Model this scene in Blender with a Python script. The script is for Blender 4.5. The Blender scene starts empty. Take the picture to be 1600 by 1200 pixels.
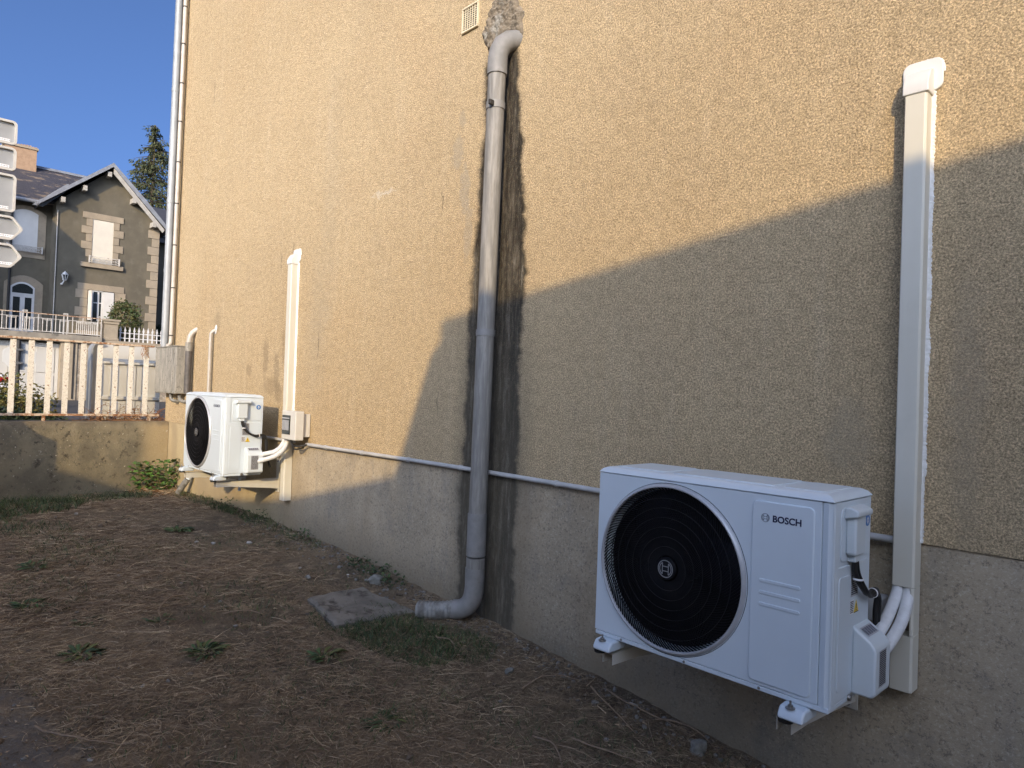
import bpy, bmesh, math, random
import numpy as np
from mathutils import Vector, Matrix, noise
PI = math.pi
random.seed(7); rng = np.random.default_rng(11)
SC = bpy.context.scene
COL = SC.collection

# ------------------------------------------------------------------ camera
cam = bpy.data.cameras.new('camera'); cam.sensor_width = 36.0
cam.lens = 1075.15/1600*36; cam.clip_start = 0.05; cam.clip_end = 2000
co = bpy.data.objects.new('camera', cam); COL.objects.link(co)
r_ = Vector((0.6905, 0.7224, 0.0360)); u_ = Vector((-0.0137, -0.0366, 0.9992)); f_ = Vector((-0.7232, 0.6905, 0.0154))
m3 = Matrix((r_, u_, -f_)).transposed(); q = m3.to_quaternion(); q.normalize()
co.matrix_world = Matrix.Translation((0, -2.3281, 1.5)) @ q.to_matrix().to_4x4()
SC.camera = co
# ------------------------------------------------------------------ light
SUN = Vector((0.80, -1.0, 0.45)).normalized()
EL = math.asin(SUN.z); AZ = math.atan2(SUN.x, SUN.y)
w = bpy.data.worlds.new('World'); SC.world = w; w.use_nodes = True
nt = w.node_tree; bg = nt.nodes['Background']
sky = nt.nodes.new('ShaderNodeTexSky'); sky.sky_type = 'NISHITA'; sky.sun_disc = False
sky.sun_elevation = EL; sky.sun_rotation = AZ; sky.altitude = 700
sky.air_density = 0.5; sky.dust_density = 9.5; sky.ozone_density = 6.0
nt.links.new(sky.outputs[0], bg.inputs[0]); bg.inputs[1].default_value = 0.15
sl = bpy.data.lights.new('sun', 'SUN'); sl.energy = 2.0; sl.angle = math.radians(0.45); sl.color = (1.0, 0.74, 0.40)
so = bpy.data.objects.new('sun', sl); COL.objects.link(so); so.location = (10, -12, 12)
so.rotation_euler = SUN.to_track_quat('Z', 'Y').to_euler()
SC.view_settings.view_transform = 'Standard'; SC.view_settings.look = 'None'
SC.view_settings.exposure = 1.0; SC.view_settings.gamma = 1.0
SC.cycles.max_bounces = 8; SC.cycles.use_denoising = True; SC.cycles.denoiser = 'OPENIMAGEDENOISE'; SC.cycles.denoising_input_passes = 'RGB_ALBEDO_NORMAL'; SC.cycles.denoising_prefilter = 'NONE'

# ------------------------------------------------------------------ node helper
class NT:
    def __init__(s, name):
        s.m = bpy.data.materials.new(name); s.m.use_nodes = True
        s.t = s.m.node_tree; s.b = s.t.nodes['Principled BSDF']
        tc = s.t.nodes.new('ShaderNodeTexCoord'); s.P = tc.outputs['Object']
    def _in(s, sock, v):
        if v is None: return
        if hasattr(v, 'is_output') or isinstance(v, bpy.types.NodeSocket): s.t.links.new(v, sock)
        elif isinstance(v, (tuple, list)) and len(v) == 3 and sock.type == 'RGBA': sock.default_value = (*v, 1)
        else: sock.default_value = v
    def math(s, op, a, b=None, c=None, clamp=False):
        n = s.t.nodes.new('ShaderNodeMath'); n.operation = op; n.use_clamp = clamp
        s._in(n.inputs[0], a); s._in(n.inputs[1], b); s._in(n.inputs[2], c); return n.outputs[0]
    def noise(s, scale, detail=3, rough=.55, vec=None, stretch=None, dist=0):
        n = s.t.nodes.new('ShaderNodeTexNoise'); n.inputs['Scale'].default_value = scale
        n.inputs['Detail'].default_value = detail; n.inputs['Roughness'].default_value = rough; n.inputs['Distortion'].default_value = dist
        v = vec or s.P
        if stretch: v = s.map(v, stretch)
        s._in(n.inputs['Vector'], v); return n.outputs['Fac']
    def vor(s, scale, feat='F1', vec=None, out='Distance', rnd=1):
        n = s.t.nodes.new('ShaderNodeTexVoronoi'); n.feature = feat; n.inputs['Scale'].default_value = scale
        n.inputs['Randomness'].default_value = rnd
        s._in(n.inputs['Vector'], vec or s.P); return n.outputs[out]
    def map(s, v, sc, loc=(0, 0, 0)):
        n = s.t.nodes.new('ShaderNodeMapping'); n.inputs['Scale'].default_value = sc; n.inputs['Location'].default_value = loc
        s._in(n.inputs['Vector'], v); return n.outputs[0]
    def rng(s, v, a, b, c=0., d=1., smooth=True):
        n = s.t.nodes.new('ShaderNodeMapRange'); n.interpolation_type = 'SMOOTHSTEP' if smooth else 'LINEAR'
        s._in(n.inputs[0], v)
        for i, x in enumerate((a, b, c, d)): s._in(n.inputs[i+1], x)
        return n.outputs[0]
    def mix(s, f, a, b):
        n = s.t.nodes.new('ShaderNodeMix'); n.data_type = 'RGBA'
        s._in(n.inputs[0], f); s._in(n.inputs[6], a); s._in(n.inputs[7], b); return n.outputs[2]
    def sep(s, v=None):
        n = s.t.nodes.new('ShaderNodeSeparateXYZ'); s._in(n.inputs[0], v or s.P); return n.outputs
    def scale(s, c, f):
        n = s.t.nodes.new('ShaderNodeVectorMath'); n.operation = 'SCALE'; s._in(n.inputs[0], c); s._in(n.inputs['Scale'], f); return n.outputs[0]
    def bump(s, h, strength=.5, dist=.005, prev=None):
        n = s.t.nodes.new('ShaderNodeBump'); n.inputs['Strength'].default_value = strength; n.inputs['Distance'].default_value = dist
        s._in(n.inputs['Height'], h)
        if prev is not None: s._in(n.inputs['Normal'], prev)
        return n.outputs[0]
    def end(s, col=None, rough=.8, nrm=None, metal=0, spec=None, **k):
        s._in(s.b.inputs['Base Color'], col); s._in(s.b.inputs['Roughness'], rough); s._in(s.b.inputs['Metallic'], metal)
        if nrm is not None: s._in(s.b.inputs['Normal'], nrm)
        if spec is not None: s.b.inputs['Specular IOR Level'].default_value = spec
        for a, v in k.items(): s._in(s.b.inputs[a.replace('_', ' ')], v)
        return s.m
def pm(name, c1, c2=None, scale=6, rough=.7, metal=0, bs=0, bd=.002, c3=None, s3=30, t3=(.6, .75), stretch=None, spec=None):
    n = NT(name); c2 = c2 or tuple(x*.88 for x in c1)
    col = n.mix(n.rng(n.noise(scale, 4, .6, stretch=stretch), .35, .65), c1, c2)
    if c3: col = n.mix(n.rng(n.noise(s3, 4, .65, stretch=stretch), *t3), col, c3)
    nb = n.bump(n.noise(bs, 4, .6), .6, bd) if bs else None
    return n.end(col, rough, nb, metal, spec)

M = {}
M['white_paint'] = pm('white_coated_steel', (.60, .67, .71), (.57, .64, .68), 3, .38, c3=(.49, .50, .50), s3=9, t3=(.70, .95))
M['white_plastic'] = pm('white_plastic', (.60, .66, .68), (.57, .63, .65), 5, .45)
M['white_foam'] = pm('white_insulation', (.66, .67, .66), (.58, .59, .58), 40, .6, bs=60, bd=.002)
M['ring'] = pm('grey_ring', (.50, .51, .52), None, 8, .35, .25)
M['grille_black'] = pm('black_guard', (.004, .004, .005), (.006, .006, .007), 9, .5, spec=.2)
M['grille_line'] = pm('guard_rings', (.014, .014, .016), None, 9, .45)
M['deep_black'] = pm('cavity_shade_black', (.004, .004, .005), None, 5, .9)
M['blade'] = pm('fan_blade_black', (.004, .004, .009), None, 5, .35, spec=.3)
M['ink'] = pm('dark_print', (.008, .012, .05), None, 5, .5)
M['silver_ink'] = pm('silver_print', (.27, .27, .27), None, 5, .4)
M['cable'] = pm('black_rubber', (.012, .012, .012), None, 20, .5)
M['blue'] = pm('blue_sticker', (.03, .16, .45), None, 20, .4)
M['yellow'] = pm('yellow_sticker', (.75, .52, .04), None, 20, .4)
M['label_grey'] = pm('grey_label', (.34, .35, .37), (.42, .43, .45), 60, .4)
M['label_white'] = pm('white_label', (.8, .8, .8), None, 20, .4)
M['bolt'] = pm('zinc_bolt', (.35, .35, .34), (.2, .19, .17), 60, .4, .7)
M['duct'] = pm('cream_pvc', (.61, .59, .50), (.58, .56, .47), 3, .42, c3=(.52, .50, .42), s3=6, t3=(.6, .9))
M['duct_cap'] = pm('white_pvc', (.68, .68, .65), None, 3, .4)
M['bracket'] = pm('cream_steel', (.62, .60, .52), (.56, .54, .47), 8, .45)
M['sealant'] = pm('white_sealant', (.74, .74, .71), (.64, .64, .60), 60, .6, bs=120, bd=.004)
M['downpipe'] = pm('grey_pvc_weathered', (.175, .17, .155), (.27, .26, .235), 10, .6, c3=(.19, .18, .155), s3=14, t3=(.50, .68), stretch=(6, 6, .6), bs=200, bd=.0004)
M['downpipe2'] = pm('grey_pvc_joint', (.19, .19, .18), (.24, .235, .225), 14, .6, c3=(.19, .18, .16), s3=30, t3=(.55, .75))
M['corrug'] = pm('corrugated_grey_pvc', (.27, .27, .25), (.13, .125, .11), 20, .6)
M['conduit'] = pm('grey_conduit', (.48, .48, .47), (.40, .40, .39), 10, .5)
M['zinc'] = pm('zinc_pipe', (.27, .29, .30), (.34, .36, .37), 5, .5, .15, c3=(.34, .36, .37), s3=10, t3=(.55, .8))
M['cream_pipe'] = pm('cream_pipe', (.50, .47, .41), (.43, .40, .35), 12, .45)
M['strap'] = pm('dark_strap', (.03, .028, .025), None, 12, .6)
M['dark_sleeve'] = pm('dark_sleeve', (.07, .065, .06), (.11, .10, .09), 20, .6)
M['red_trim'] = pm('dark_red_paint', (.16, .012, .02), (.11, .01, .015), 12, .45)
M['grate'] = pm('cream_vent', (.66, .58, .40), (.58, .50, .34), 20, .55)
M['vent_shade'] = pm('vent_shade_black', (.012, .010, .008), None, 20, .9)
M['breaker'] = pm('grey_abs', (.60, .59, .54), (.56, .55, .50), 10, .45)
M['glass_dark'] = pm('smoked_window', (.02, .025, .025), (.04, .045, .045), 50, .08)
M['slab'] = pm('old_concrete', (.20, .185, .155), (.13, .12, .10), 7, .95, c3=(.06, .05, .04), s3=11, t3=(.52, .68), bs=90, bd=.006)
M['stone'] = pm('pale_stone', (.24, .235, .215), (.13, .13, .11), 25, .9, bs=60, bd=.004)
M['chalk'] = pm('white_chip', (.40, .38, .34), (.26, .25, .22), 60, .8)
M['twig'] = pm('dry_twig', (.26, .19, .12), (.18, .13, .09), 40, .85)
# galvanised / exposed aggregate box
n = NT('weathered_cement_board'); c = n.mix(n.rng(n.noise(9, 6, .7, stretch=(3, 3, .6)), .38, .62), (.34, .32, .27), (.22, .21, .18))
c = n.mix(n.rng(n.noise(22, 5, .7, dist=2), .56, .66), c, (.12, .11, .095)); M['box'] = n.end(c, .8, n.bump(n.noise(80, 4), .5, .003))
# rusty painted fence
n = NT('rusty_cream_paint'); nz = n.noise(26, 5, .72); c = n.mix(n.rng(nz, .30, .7), (.68, .65, .56), (.60, .56, .46))
c = n.mix(n.rng(n.noise(55, 6, .8, stretch=(1, 1, .6)), .58, .62), c, (.20, .09, .04)); c = n.mix(n.rng(n.noise(85, 5, .8), .60, .64), c, (.07, .04, .025))
M['fence'] = n.end(c, .7, n.bump(nz, .4, .002))
n = NT('rusty_rail'); nz = n.noise(18, 5, .75); c = n.mix(n.rng(nz, .42, .58), (.55, .45, .33), (.26, .12, .05)); M['rail'] = n.end(c, .75, n.bump(nz, .5, .002))

# ---- the big rendered wall
def wall_mat(name, plinth):
    n = NT(name); S = n.sep(); x, z = S[0], S[2]
    big = n.noise(.55, 4, .6); mid = n.noise(2.6, 5, .6); fine = n.noise(38, 3, .6); vs = n.noise(3.0, 5, .65, stretch=(3, 1, .35))
    if not plinth:
        c = n.mix(n.rng(big, .35, .65), (.56, .435, .262), (.515, .395, .235))
        c = n.mix(n.math('MULTIPLY', n.rng(mid, .48, .72), .45), c, (.50, .395, .25))
        c = n.mix(n.math('MULTIPLY', n.rng(vs, .52, .74), .4), c, (.62, .50, .325))
        c = n.mix(n.math('MULTIPLY', n.rng(n.noise(1.3, 3, .5), .5, .7), .3), c, (.56, .405, .225))
        grain = n.noise(135, 5, .78)
        g2_ = n.noise(190, 3, .7)
        c = n.scale(c, n.rng(grain, .40, .60, .62, 1.26)); c = n.scale(c, n.rng(g2_, .38, .62, .70, 1.22)); c = n.scale(c, n.rng(n.noise(26, 3, .7), .36, .6, .90, 1.05))  # relief shading put into the colour: pits darker, crests lighter
    else:
        c = n.mix(n.rng(mid, .35, .65), (.42, .35, .245), (.33, .28, .20))
        c = n.mix(n.math('MULTIPLY', n.rng(vs, .5, .7), .5), c, (.25, .23, .19))
        c = n.mix(n.math('MULTIPLY', n.rng(n.noise(110, 4, .8), .52, .64), .55), c, (.56, .50, .39)); c = n.mix(n.math('MULTIPLY', n.rng(n.noise(75, 4, .8), .48, .36), .6), c, (.11, .095, .075))
        c = n.mix(n.math('MULTIPLY', n.rng(n.noise(5, 5, .7), .52, .66), .35), c, (.20, .19, .165))
        # damp, splash-dirtied foot that follows the rising ground
        foot = n.math('SUBTRACT', z, n.math('MULTIPLY', x, -.055)); foot = n.math('ADD', foot, n.math('MULTIPLY', n.math('SUBTRACT', mid, .5), .35))
        c = n.mix(n.math('MULTIPLY', n.rng(foot, .50, .14), .72), c, (.13, .115, .085))
        c = n.mix(n.math('MULTIPLY', n.rng(x, -4.6, -5.6), .6), c, (.50, .40, .22))
        c = n.mix(n.math('MULTIPLY', n.rng(n.noise(1.2, 4, .6, stretch=(1.3, 1, .6)), .46, .64), .55), c, (.27, .215, .14))
    wob = n.math('MULTIPLY', n.math('SUBTRACT', n.noise(3.2, 5, .65, stretch=(.4, 1, 1)), .5), .16)
    wob2 = n.math('MULTIPLY', n.math('SUBTRACT', n.noise(14, 5, .7), .5), .07)
    xw = n.math('ADD', x, n.math('ADD', wob, wob2))
    # rust and algae run beside the downpipe
    r0 = n.rng(z, 3.2, 2.3, -2.50, -2.39, False); l0 = n.rng(z, 2.9, 1.2, -2.72, -2.80, False)
    mk = n.math('MULTIPLY', n.rng(n.math('SUBTRACT', xw, r0), .030, -.012), n.rng(n.math('SUBTRACT', xw, l0), -.03, .02))
    mk = n.math('MULTIPLY', mk, n.rng(n.math('ADD', z, wob2), 3.30, 3.18))
    streak = n.noise(13, 7, .8, stretch=(2.0, 1, .24)); spk = n.noise(60, 4, .8, stretch=(1.2, 1, .5))
    dark = n.mix(n.rng(streak, .40, .62), (.020, .018, .014), (.115, .10, .075))
    dark = n.mix(n.rng(spk, .52, .62), dark, (.06, .042, .028))
    edge = n.rng(n.math('SUBTRACT', xw, r0), -.05, -.005)          # black algae border of the run
    dark = n.mix(n.math('MULTIPLY', edge, .6), dark, (.026, .024, .019))
    dark = n.mix(n.math('MULTIPLY', n.math('MULTIPLY', n.rng(streak, .54, .64), n.rng(spk, .44, .56)), .75), dark, (.27, .25, .20))
    amt = n.math('MULTIPLY', mk, n.rng(spk, .25, .5, .72, 1.0)); c = n.mix(amt, c, dark)
    halo = n.math('MULTIPLY', n.rng(n.math('SUBTRACT', xw, r0), .16, .0), n.rng(n.math('SUBTRACT', xw, l0), -.12, .0))
    c = n.mix(n.math('MULTIPLY', n.math('MULTIPLY', halo, n.rng(z, 2.3, 1.3)), .40), c, (.15, .135, .10))
    def blob(cx, cz, rx, rz, col, strength, c, soft=.35, nz=14):
        dx = n.math('DIVIDE', n.math('SUBTRACT', n.math('ADD', x, wob2), cx), rx); dz = n.math('DIVIDE', n.math('SUBTRACT', n.math('ADD', z, n.math('MULTIPLY', wob2, 2)), cz), rz)
        d = n.math('SQRT', n.math('ADD', n.math('MULTIPLY', dx, dx), n.math('MULTIPLY', dz, dz)))
        f = n.rng(n.math('ADD', d, n.math('MULTIPLY', n.math('SUBTRACT', n.noise(nz, 5, .7), .5), 2.1)), 1.0+soft/2, 1.0-soft); f = n.math('MULTIPLY', f, n.rng(n.noise(70, 4, .8), .36, .56, .35, 1.0))
        return n.mix(n.math('MULTIPLY', f, strength), c, col)
    if not plinth:
        g = (.37, .32, .24)
        c = blob(-2.93, 2.80, .05, .10, g, .6, c, .3, 22); c = blob(-2.86, 2.60, .04, .15, g, .7, c, .3, 22); c = blob(-2.82, 2.36, .035, .16, g, .55, c, .3, 22)
        c = blob(-2.90, 2.98, .03, .05, g, .5, c, .3)
        c = blob(-.53, 1.55, .05, .40, (.36, .30, .21), .42, c, .6, 5); c = blob(-.86, 1.40, .08, .13, (.36, .31, .22), .45, c, .6, 5)
        for bx, bz, rx, rz, s in ((-5.25, 1.72, .05, .14, .6), (-5.05, 1.62, .05, .12, .6), (-5.55, 1.62, .06, .05, .5), (-5.12, 1.50, .16, .07, .5), (-4.95, 1.78, .02, .15, .55), (-5.0, 1.45, .06, .10, .6)):
            c = blob(bx, bz, rx, rz, (.25, .19, .115), s, c, .3, 9)
        c = blob(-4.42, 1.95, .16, .55, (.36, .33, .26), .25, c, .8, 4)
        c = blob(-4.3, 2.75, .12, .9, (.38, .34, .26), .18, c, .8, 4)
        c = blob(-6.29, 2.06, .09, .12, (.30, .24, .15), .5, c, .5, 8)
        for bx, bz, rz in ((-4.41, 1.795, .10), (-5.04, 2.46, .07), (-4.85, 2.52, .04), (-3.05, 2.57, .07), (-3.03, 1.43, .07), (-6.6, 4.2, .12)):
            c = blob(bx, bz, .006, rz, (.16, .125, .08), .8, c, .3, 30)
        c = blob(-3.65, 2.72, .13, .018, (.62, .57, .46), .6, c, .3, 6)
    bigb = n.math('MULTIPLY', n.noise(7, 3, .5), 1.0)
    if plinth:
        h = n.math('ADD', n.math('MULTIPLY', n.noise(120, 4, .7), .8), n.math('MULTIPLY', n.noise(420, 2, .6), .35))
        b = n.bump(h, .55, .004); b = n.bump(bigb, .35, .03, b)
    else:
        h = n.math('ADD', n.rng(grain, .34, .62, 0, 1), n.math('MULTIPLY', n.noise(40, 2, .5), .4))
        b = n.bump(h, .6, .006); b = n.bump(bigb, .35, .03, b)
    return n.end(c, .93, b, spec=.2)
M['render'] = wall_mat('roughcast_render', False); M['plinth'] = wall_mat('smooth_cement_plinth', True)
# ---- low wall
n = NT('mossy_concrete'); a = n.noise(3.2, 6, .7); b = n.noise(16, 5, .75); s2 = n.sep()
c = n.mix(n.rng(a, .38, .62), (.22, .19, .125), (.13, .115, .08)); c = n.mix(n.rng(b, .54, .66), c, (.055, .048, .034))
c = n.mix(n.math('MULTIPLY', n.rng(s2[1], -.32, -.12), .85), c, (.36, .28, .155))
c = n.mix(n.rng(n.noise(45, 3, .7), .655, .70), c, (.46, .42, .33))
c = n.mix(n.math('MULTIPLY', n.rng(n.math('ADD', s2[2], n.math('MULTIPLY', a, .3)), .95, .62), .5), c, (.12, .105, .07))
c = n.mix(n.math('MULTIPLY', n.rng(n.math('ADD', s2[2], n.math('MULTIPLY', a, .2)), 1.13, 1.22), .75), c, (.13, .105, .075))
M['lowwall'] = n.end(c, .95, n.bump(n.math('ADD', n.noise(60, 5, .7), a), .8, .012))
# ---- yard soil
n = NT('dry_soil'); a = n.noise(1.6, 5, .6); b = n.noise(9, 6, .7); d = n.noise(90, 4, .75); S = n.sep()
c = n.mix(n.rng(a, .38, .62), (.215, .165, .108), (.145, .115, .080)); c = n.mix(n.rng(b, .50, .66), c, (.32, .25, .165))
c = n.mix(n.math('MULTIPLY', n.rng(n.noise(3.3, 5, .7), .56, .66), .55), c, (.085, .06, .042))
c = n.mix(n.math('MULTIPLY', n.rng(d, .55, .68), .6), c, (.34, .27, .18)); c = n.mix(n.math('MULTIPLY', n.rng(d, .44, .34), .7), c, (.04, .03, .02))
gx = n.math('ADD', n.math('ADD', S[1], n.math('MULTIPLY', S[0], -.23)), n.math('MULTIPLY', n.math('SUBTRACT', b, .5), .7))
c = n.mix(n.math('MULTIPLY', n.rng(gx, -1.05, -1.35), .75), c, (.16, .155, .145))
M['soil'] = n.end(c, .97, n.bump(n.math('ADD', n.math('MULTIPLY', n.noise(45, 6, .75), 1.4), b), .9, .02), spec=.15)
M['asphalt'] = pm('asphalt', (.060, .058, .056), (.048, .047, .046), 3, .9, bs=120, bd=.004)
M['field'] = pm('far_ground', (.09, .085, .05), (.06, .065, .035), .3, .95)
# tints for scattered plants
for nm, c1, c2 in (('straw1', (.40, .31, .19), (.31, .23, .145)), ('straw2', (.25, .175, .105), (.19, .135, .085)), ('straw3', (.50, .40, .26), (.38, .29, .18)), ('straw4', (.13, .085, .05), (.11, .07, .042)),
                   ('leaf1', (.045, .070, .026), (.035, .058, .022)), ('leaf2', (.060, .105, .030), (.045, .08, .025)), ('leaf3', (.025, .048, .018), (.03, .055, .02)), ('leaf4', (.10, .11, .035), (.08, .09, .03)),
                   ('leafbright', (.09, .20, .03), (.06, .14, .02)), ('vine', (.24, .105, .04), (.34, .19, .09)), ('olive', (.20, .17, .035), (.13, .12, .03)), ('olive2', (.10, .10, .025), (.12, .09, .03)),
                   ('needle', (.035, .050, .020), (.05, .065, .022)), ('needle2', (.10, .10, .035), (.07, .08, .03)), ('bark', (.09, .065, .045), (.06, .045, .03)), ('litter', (.30, .15, .06), (.2, .1, .04)), ('litter2', (.17, .105, .06), (.11, .07, .045)), ('clod2', (.10, .085, .065), (.07, .06, .045))):
    M[nm] = pm(nm, c1, c2, 4, .75)

# ------------------------------------------------------------------ object helpers
def tag(o, label=None, cat=None, group=None, kind=None):
    if label: o['label'] = label
    if cat: o['category'] = cat
    if group: o['group'] = group
    if kind: o['kind'] = kind
    return o
def empty(name, loc, label, cat, group=None, rz=0):
    o = bpy.data.objects.new(name, None); COL.objects.link(o); o.location = loc; o.rotation_euler.z = rz
    o.empty_display_size = .1; return tag(o, label, cat, group)
def copy_tree(o, parent=None):
    c = o.copy(); COL.objects.link(c)
    if parent: c.parent = parent
    for ch in list(o.children): copy_tree(ch, c)
    return c
class MB:
    def __init__(s): s.bm = bmesh.new(); s.mi = 0
    def _f(s, vs):
        try: f = s.bm.faces.new(vs); f.material_index = s.mi; return f
        except ValueError: return None
    def box(s, x0, x1, y0, y1, z0, z1):
        v = [s.bm.verts.new((x, y, z)) for x in (x0, x1) for y in (y0, y1) for z in (z0, z1)]
        for f in ((0, 1, 3, 2), (4, 6, 7, 5), (0, 4, 5, 1), (2, 3, 7, 6), (0, 2, 6, 4), (1, 5, 7, 3)): s._f([v[i] for i in f])
        return s
    def prism(s, pts, a, b, axis='y'):
        """extrude a 2-D outline from a to b along axis; 2-D coords are the other two axes in xyz order"""
        def P(p, t): return {'x': (t, p[0], p[1]), 'y': (p[0], t, p[1]), 'z': (p[0], p[1], t)}[axis]
        A = [s.bm.verts.new(P(p, a)) for p in pts]; B = [s.bm.verts.new(P(p, b)) for p in pts]
        s._f(A); s._f(B[::-1])
        for i in range(len(pts)): j = (i+1) % len(pts); s._f([A[i], B[i], B[j], A[j]])
        return s
    def tube(s, path, r, seg=12, cap=True, wave=None):
        path = [Vector(p) for p in path]; rings = []
        up = None
        for i, p in enumerate(path):
            t = (path[min(i+1, len(path)-1)] - path[max(i-1, 0)]).normalized()
            if up is None:
                up = Vector((0, 0, 1)) if abs(t.z) < .9 else Vector((1, 0, 0))
            a = t.cross(up).normalized(); b = a.cross(t).normalized(); up = b
            rr = r[i] if isinstance(r, (list, tuple)) else r
            if wave: rr *= wave(i)
            rings.append([s.bm.verts.new(p + a*rr*math.cos(2*PI*k/seg) + b*rr*math.sin(2*PI*k/seg)) for k in range(seg)])
        for i in range(len(rings)-1):
            for k in range(seg): s._f([rings[i][k], rings[i][(k+1) % seg], rings[i+1][(k+1) % seg], rings[i+1][k]])
        if cap: s._f(rings[0][::-1]); s._f(rings[-1])
        return s
    def lathe(s, prof, c=(0, 0, 0), seg=64, axis='y', closed=False):
        """prof: (radius, t) pairs round an axis through c"""
        rings = []
        for (r, t) in prof:
            ring = []
            for k in range(seg):
                a = 2*PI*k/seg; ca, sa = r*math.cos(a), r*math.sin(a)
                v = {'y': (ca, t, sa), 'z': (ca, sa, t), 'x': (t, ca, sa)}[axis]
                ring.append(s.bm.verts.new((c[0]+v[0], c[1]+v[1], c[2]+v[2])))
            rings.append(ring)
        n_ = len(rings)
        for i in range(n_ if closed else n_-1):
            A, B = rings[i], rings[(i+1) % n_]
            for k in range(seg): s._f([A[k], A[(k+1) % seg], B[(k+1) % seg], B[k]])
        if not closed:
            if prof[0][0] > 0: s._f(rings[0][::-1])
            if prof[-1][0] > 0: s._f(rings[-1])
        return s
    def build(s, name, mats, parent=None, bevel=0, segs=2, smooth=True, loc=None, jit=0):
        bmesh.ops.recalc_face_normals(s.bm, faces=s.bm.faces)
        if jit:
            for v in s.bm.verts: v.co += Vector((random.uniform(-jit, jit), random.uniform(-jit, jit), random.uniform(-jit, jit)))
        me = bpy.data.meshes.new(name); s.bm.to_mesh(me); s.bm.free()
        for m in (mats if isinstance(mats, (list, tuple)) else [mats]): me.materials.append(M[m] if isinstance(m, str) else m)
        o = bpy.data.objects.new(name, me); COL.objects.link(o)
        if parent: o.parent = parent
        if loc: o.location = loc
        if smooth:
            me.polygons.foreach_set('use_smooth', [True]*len(me.polygons))
            if not bevel: me.set_sharp_from_angle(angle=math.radians(38))
        if bevel:
            b = o.modifiers.new('bevel', 'BEVEL'); b.width = bevel; b.segments = segs; b.limit_method = 'ANGLE'; b.angle_limit = math.radians(35); b.harden_normals = True
        return o
def rrect(x0, x1, z0, z1, r, n=6):
    P = []
    for cx, cz, a0 in ((x1-r, z1-r, 0), (x0+r, z1-r, PI/2), (x0+r, z0+r, PI), (x1-r, z0+r, 3*PI/2)):
        for k in range(n+1): a = a0+PI/2*k/n; P.append((cx+r*math.cos(a), cz+r*math.sin(a)))
    return P
def arc(p0, p1, p2, n=10):
    p0, p1, p2 = Vector(p0), Vector(p1), Vector(p2)
    return [(1-t)**2*p0+2*t*(1-t)*p1+t*t*p2 for t in [i/n for i in range(n+1)]]
def bez(ps, n=24):
    """Catmull-Rom through points"""
    ps = [Vector(p) for p in ps]; ps = [2*ps[0]-ps[1]]+ps+[2*ps[-1]-ps[-2]]; out = []
    for i in range(1, len(ps)-2):
        for k in range(n):
            t = k/n; a, b, c, d = ps[i-1], ps[i], ps[i+1], ps[i+2]
            out.append(.5*((2*b)+(c-a)*t+(2*a-5*b+4*c-d)*t*t+(3*b-a-3*c+d)*t**3))
    out.append(ps[-2]); return out
def text_mesh(name, body, size, mat, parent, origin, rot, extrude=.0004, offset=0, align='LEFT', sx=1):
    cu = bpy.data.curves.new(name, 'FONT'); cu.body = body; cu.size = size; cu.extrude = extrude; cu.offset = offset; cu.align_x = align; cu.resolution_u = 4
    t = bpy.data.objects.new(name+'_tmp', cu); COL.objects.link(t)
    dg = bpy.context.evaluated_depsgraph_get(); me = bpy.data.meshes.new_from_object(t.evaluated_get(dg)); me.name = name
    bpy.data.objects.remove(t); bpy.data.curves.remove(cu)
    me.materials.clear(); me.materials.append(M[mat]); o = bpy.data.objects.new(name, me); COL.objects.link(o); o.parent = parent
    o.location = origin; o.rotation_euler = rot; o.scale = (sx, 1, 1); return o

# ------------------------------------------------------------------ terrain
GX = [-7.6, -5.5, -4, -2.5, -1.2, 0, 3, 8]; GZ = [.435, .46, .43, .35, .235, .13, .02, -.05]
def gz(x, y):
    b = float(np.interp(x, GX, GZ)) + .02*max(y, -6)
    e = math.exp(-max(0, -y)/.16)*.025
    n1 = noise.fractal(Vector((x*1.1, y*1.1, 3)), .8, 2.1, 4)*.018 if True else 0
    n2 = noise.fractal(Vector((x*9, y*9, 7)), .9, 2.2, 4)*.011
    return b+e+n1+n2
def grid(name, xs, ys, zf, mat, label=None):
    V = [(x, y, zf(x, y)) for x in xs for y in ys]; ny = len(ys)
    F = [(i*ny+j, (i+1)*ny+j, (i+1)*ny+j+1, i*ny+j+1) for i in range(len(xs)-1) for j in range(ny-1)]
    me = bpy.data.meshes.new(name); me.from_pydata(V, [], F); me.materials.append(M[mat]); me.polygons.foreach_set('use_smooth', [True]*len(F))
    o = bpy.data.objects.new(name, me); COL.objects.link(o); o['kind'] = 'structure'; return o
xs = list(np.arange(-7.63, 1.2, .03)) + list(np.arange(1.2, 12, .5)); ys = list(np.arange(-9.4, -4, .4)) + list(np.arange(-4, .1, .03))
grid('yard_ground', xs, ys, gz, 'soil')
grid('street', [-150, -100, -60, -40, -30, -20, -14, -10, -7.80], [-150, -80, -40, -20, -8, -4, 0, 4, 10, 20, 40, 80, 150], lambda x, y: .75, 'asphalt')
grid('ground', np.linspace(-400, 400, 21), np.linspace(-400, 400, 21), lambda x, y: -.30, 'field')

# ------------------------------------------------------------------ our house
H = empty('rendered_house', (-3, 4, 0), 'tall house side wall in golden beige roughcast with a smoother cement plinth', 'house')
def at(parent, o): o.parent = parent; o.matrix_parent_inverse = Matrix.Translation(-parent.location); return o
MB().box(-7.60, 6, 0, 9, 1.098, 8.4).build('roughcast_wall', 'render', None, smooth=False).name
hw = bpy.data.objects['roughcast_wall']; at(H, hw)
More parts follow.
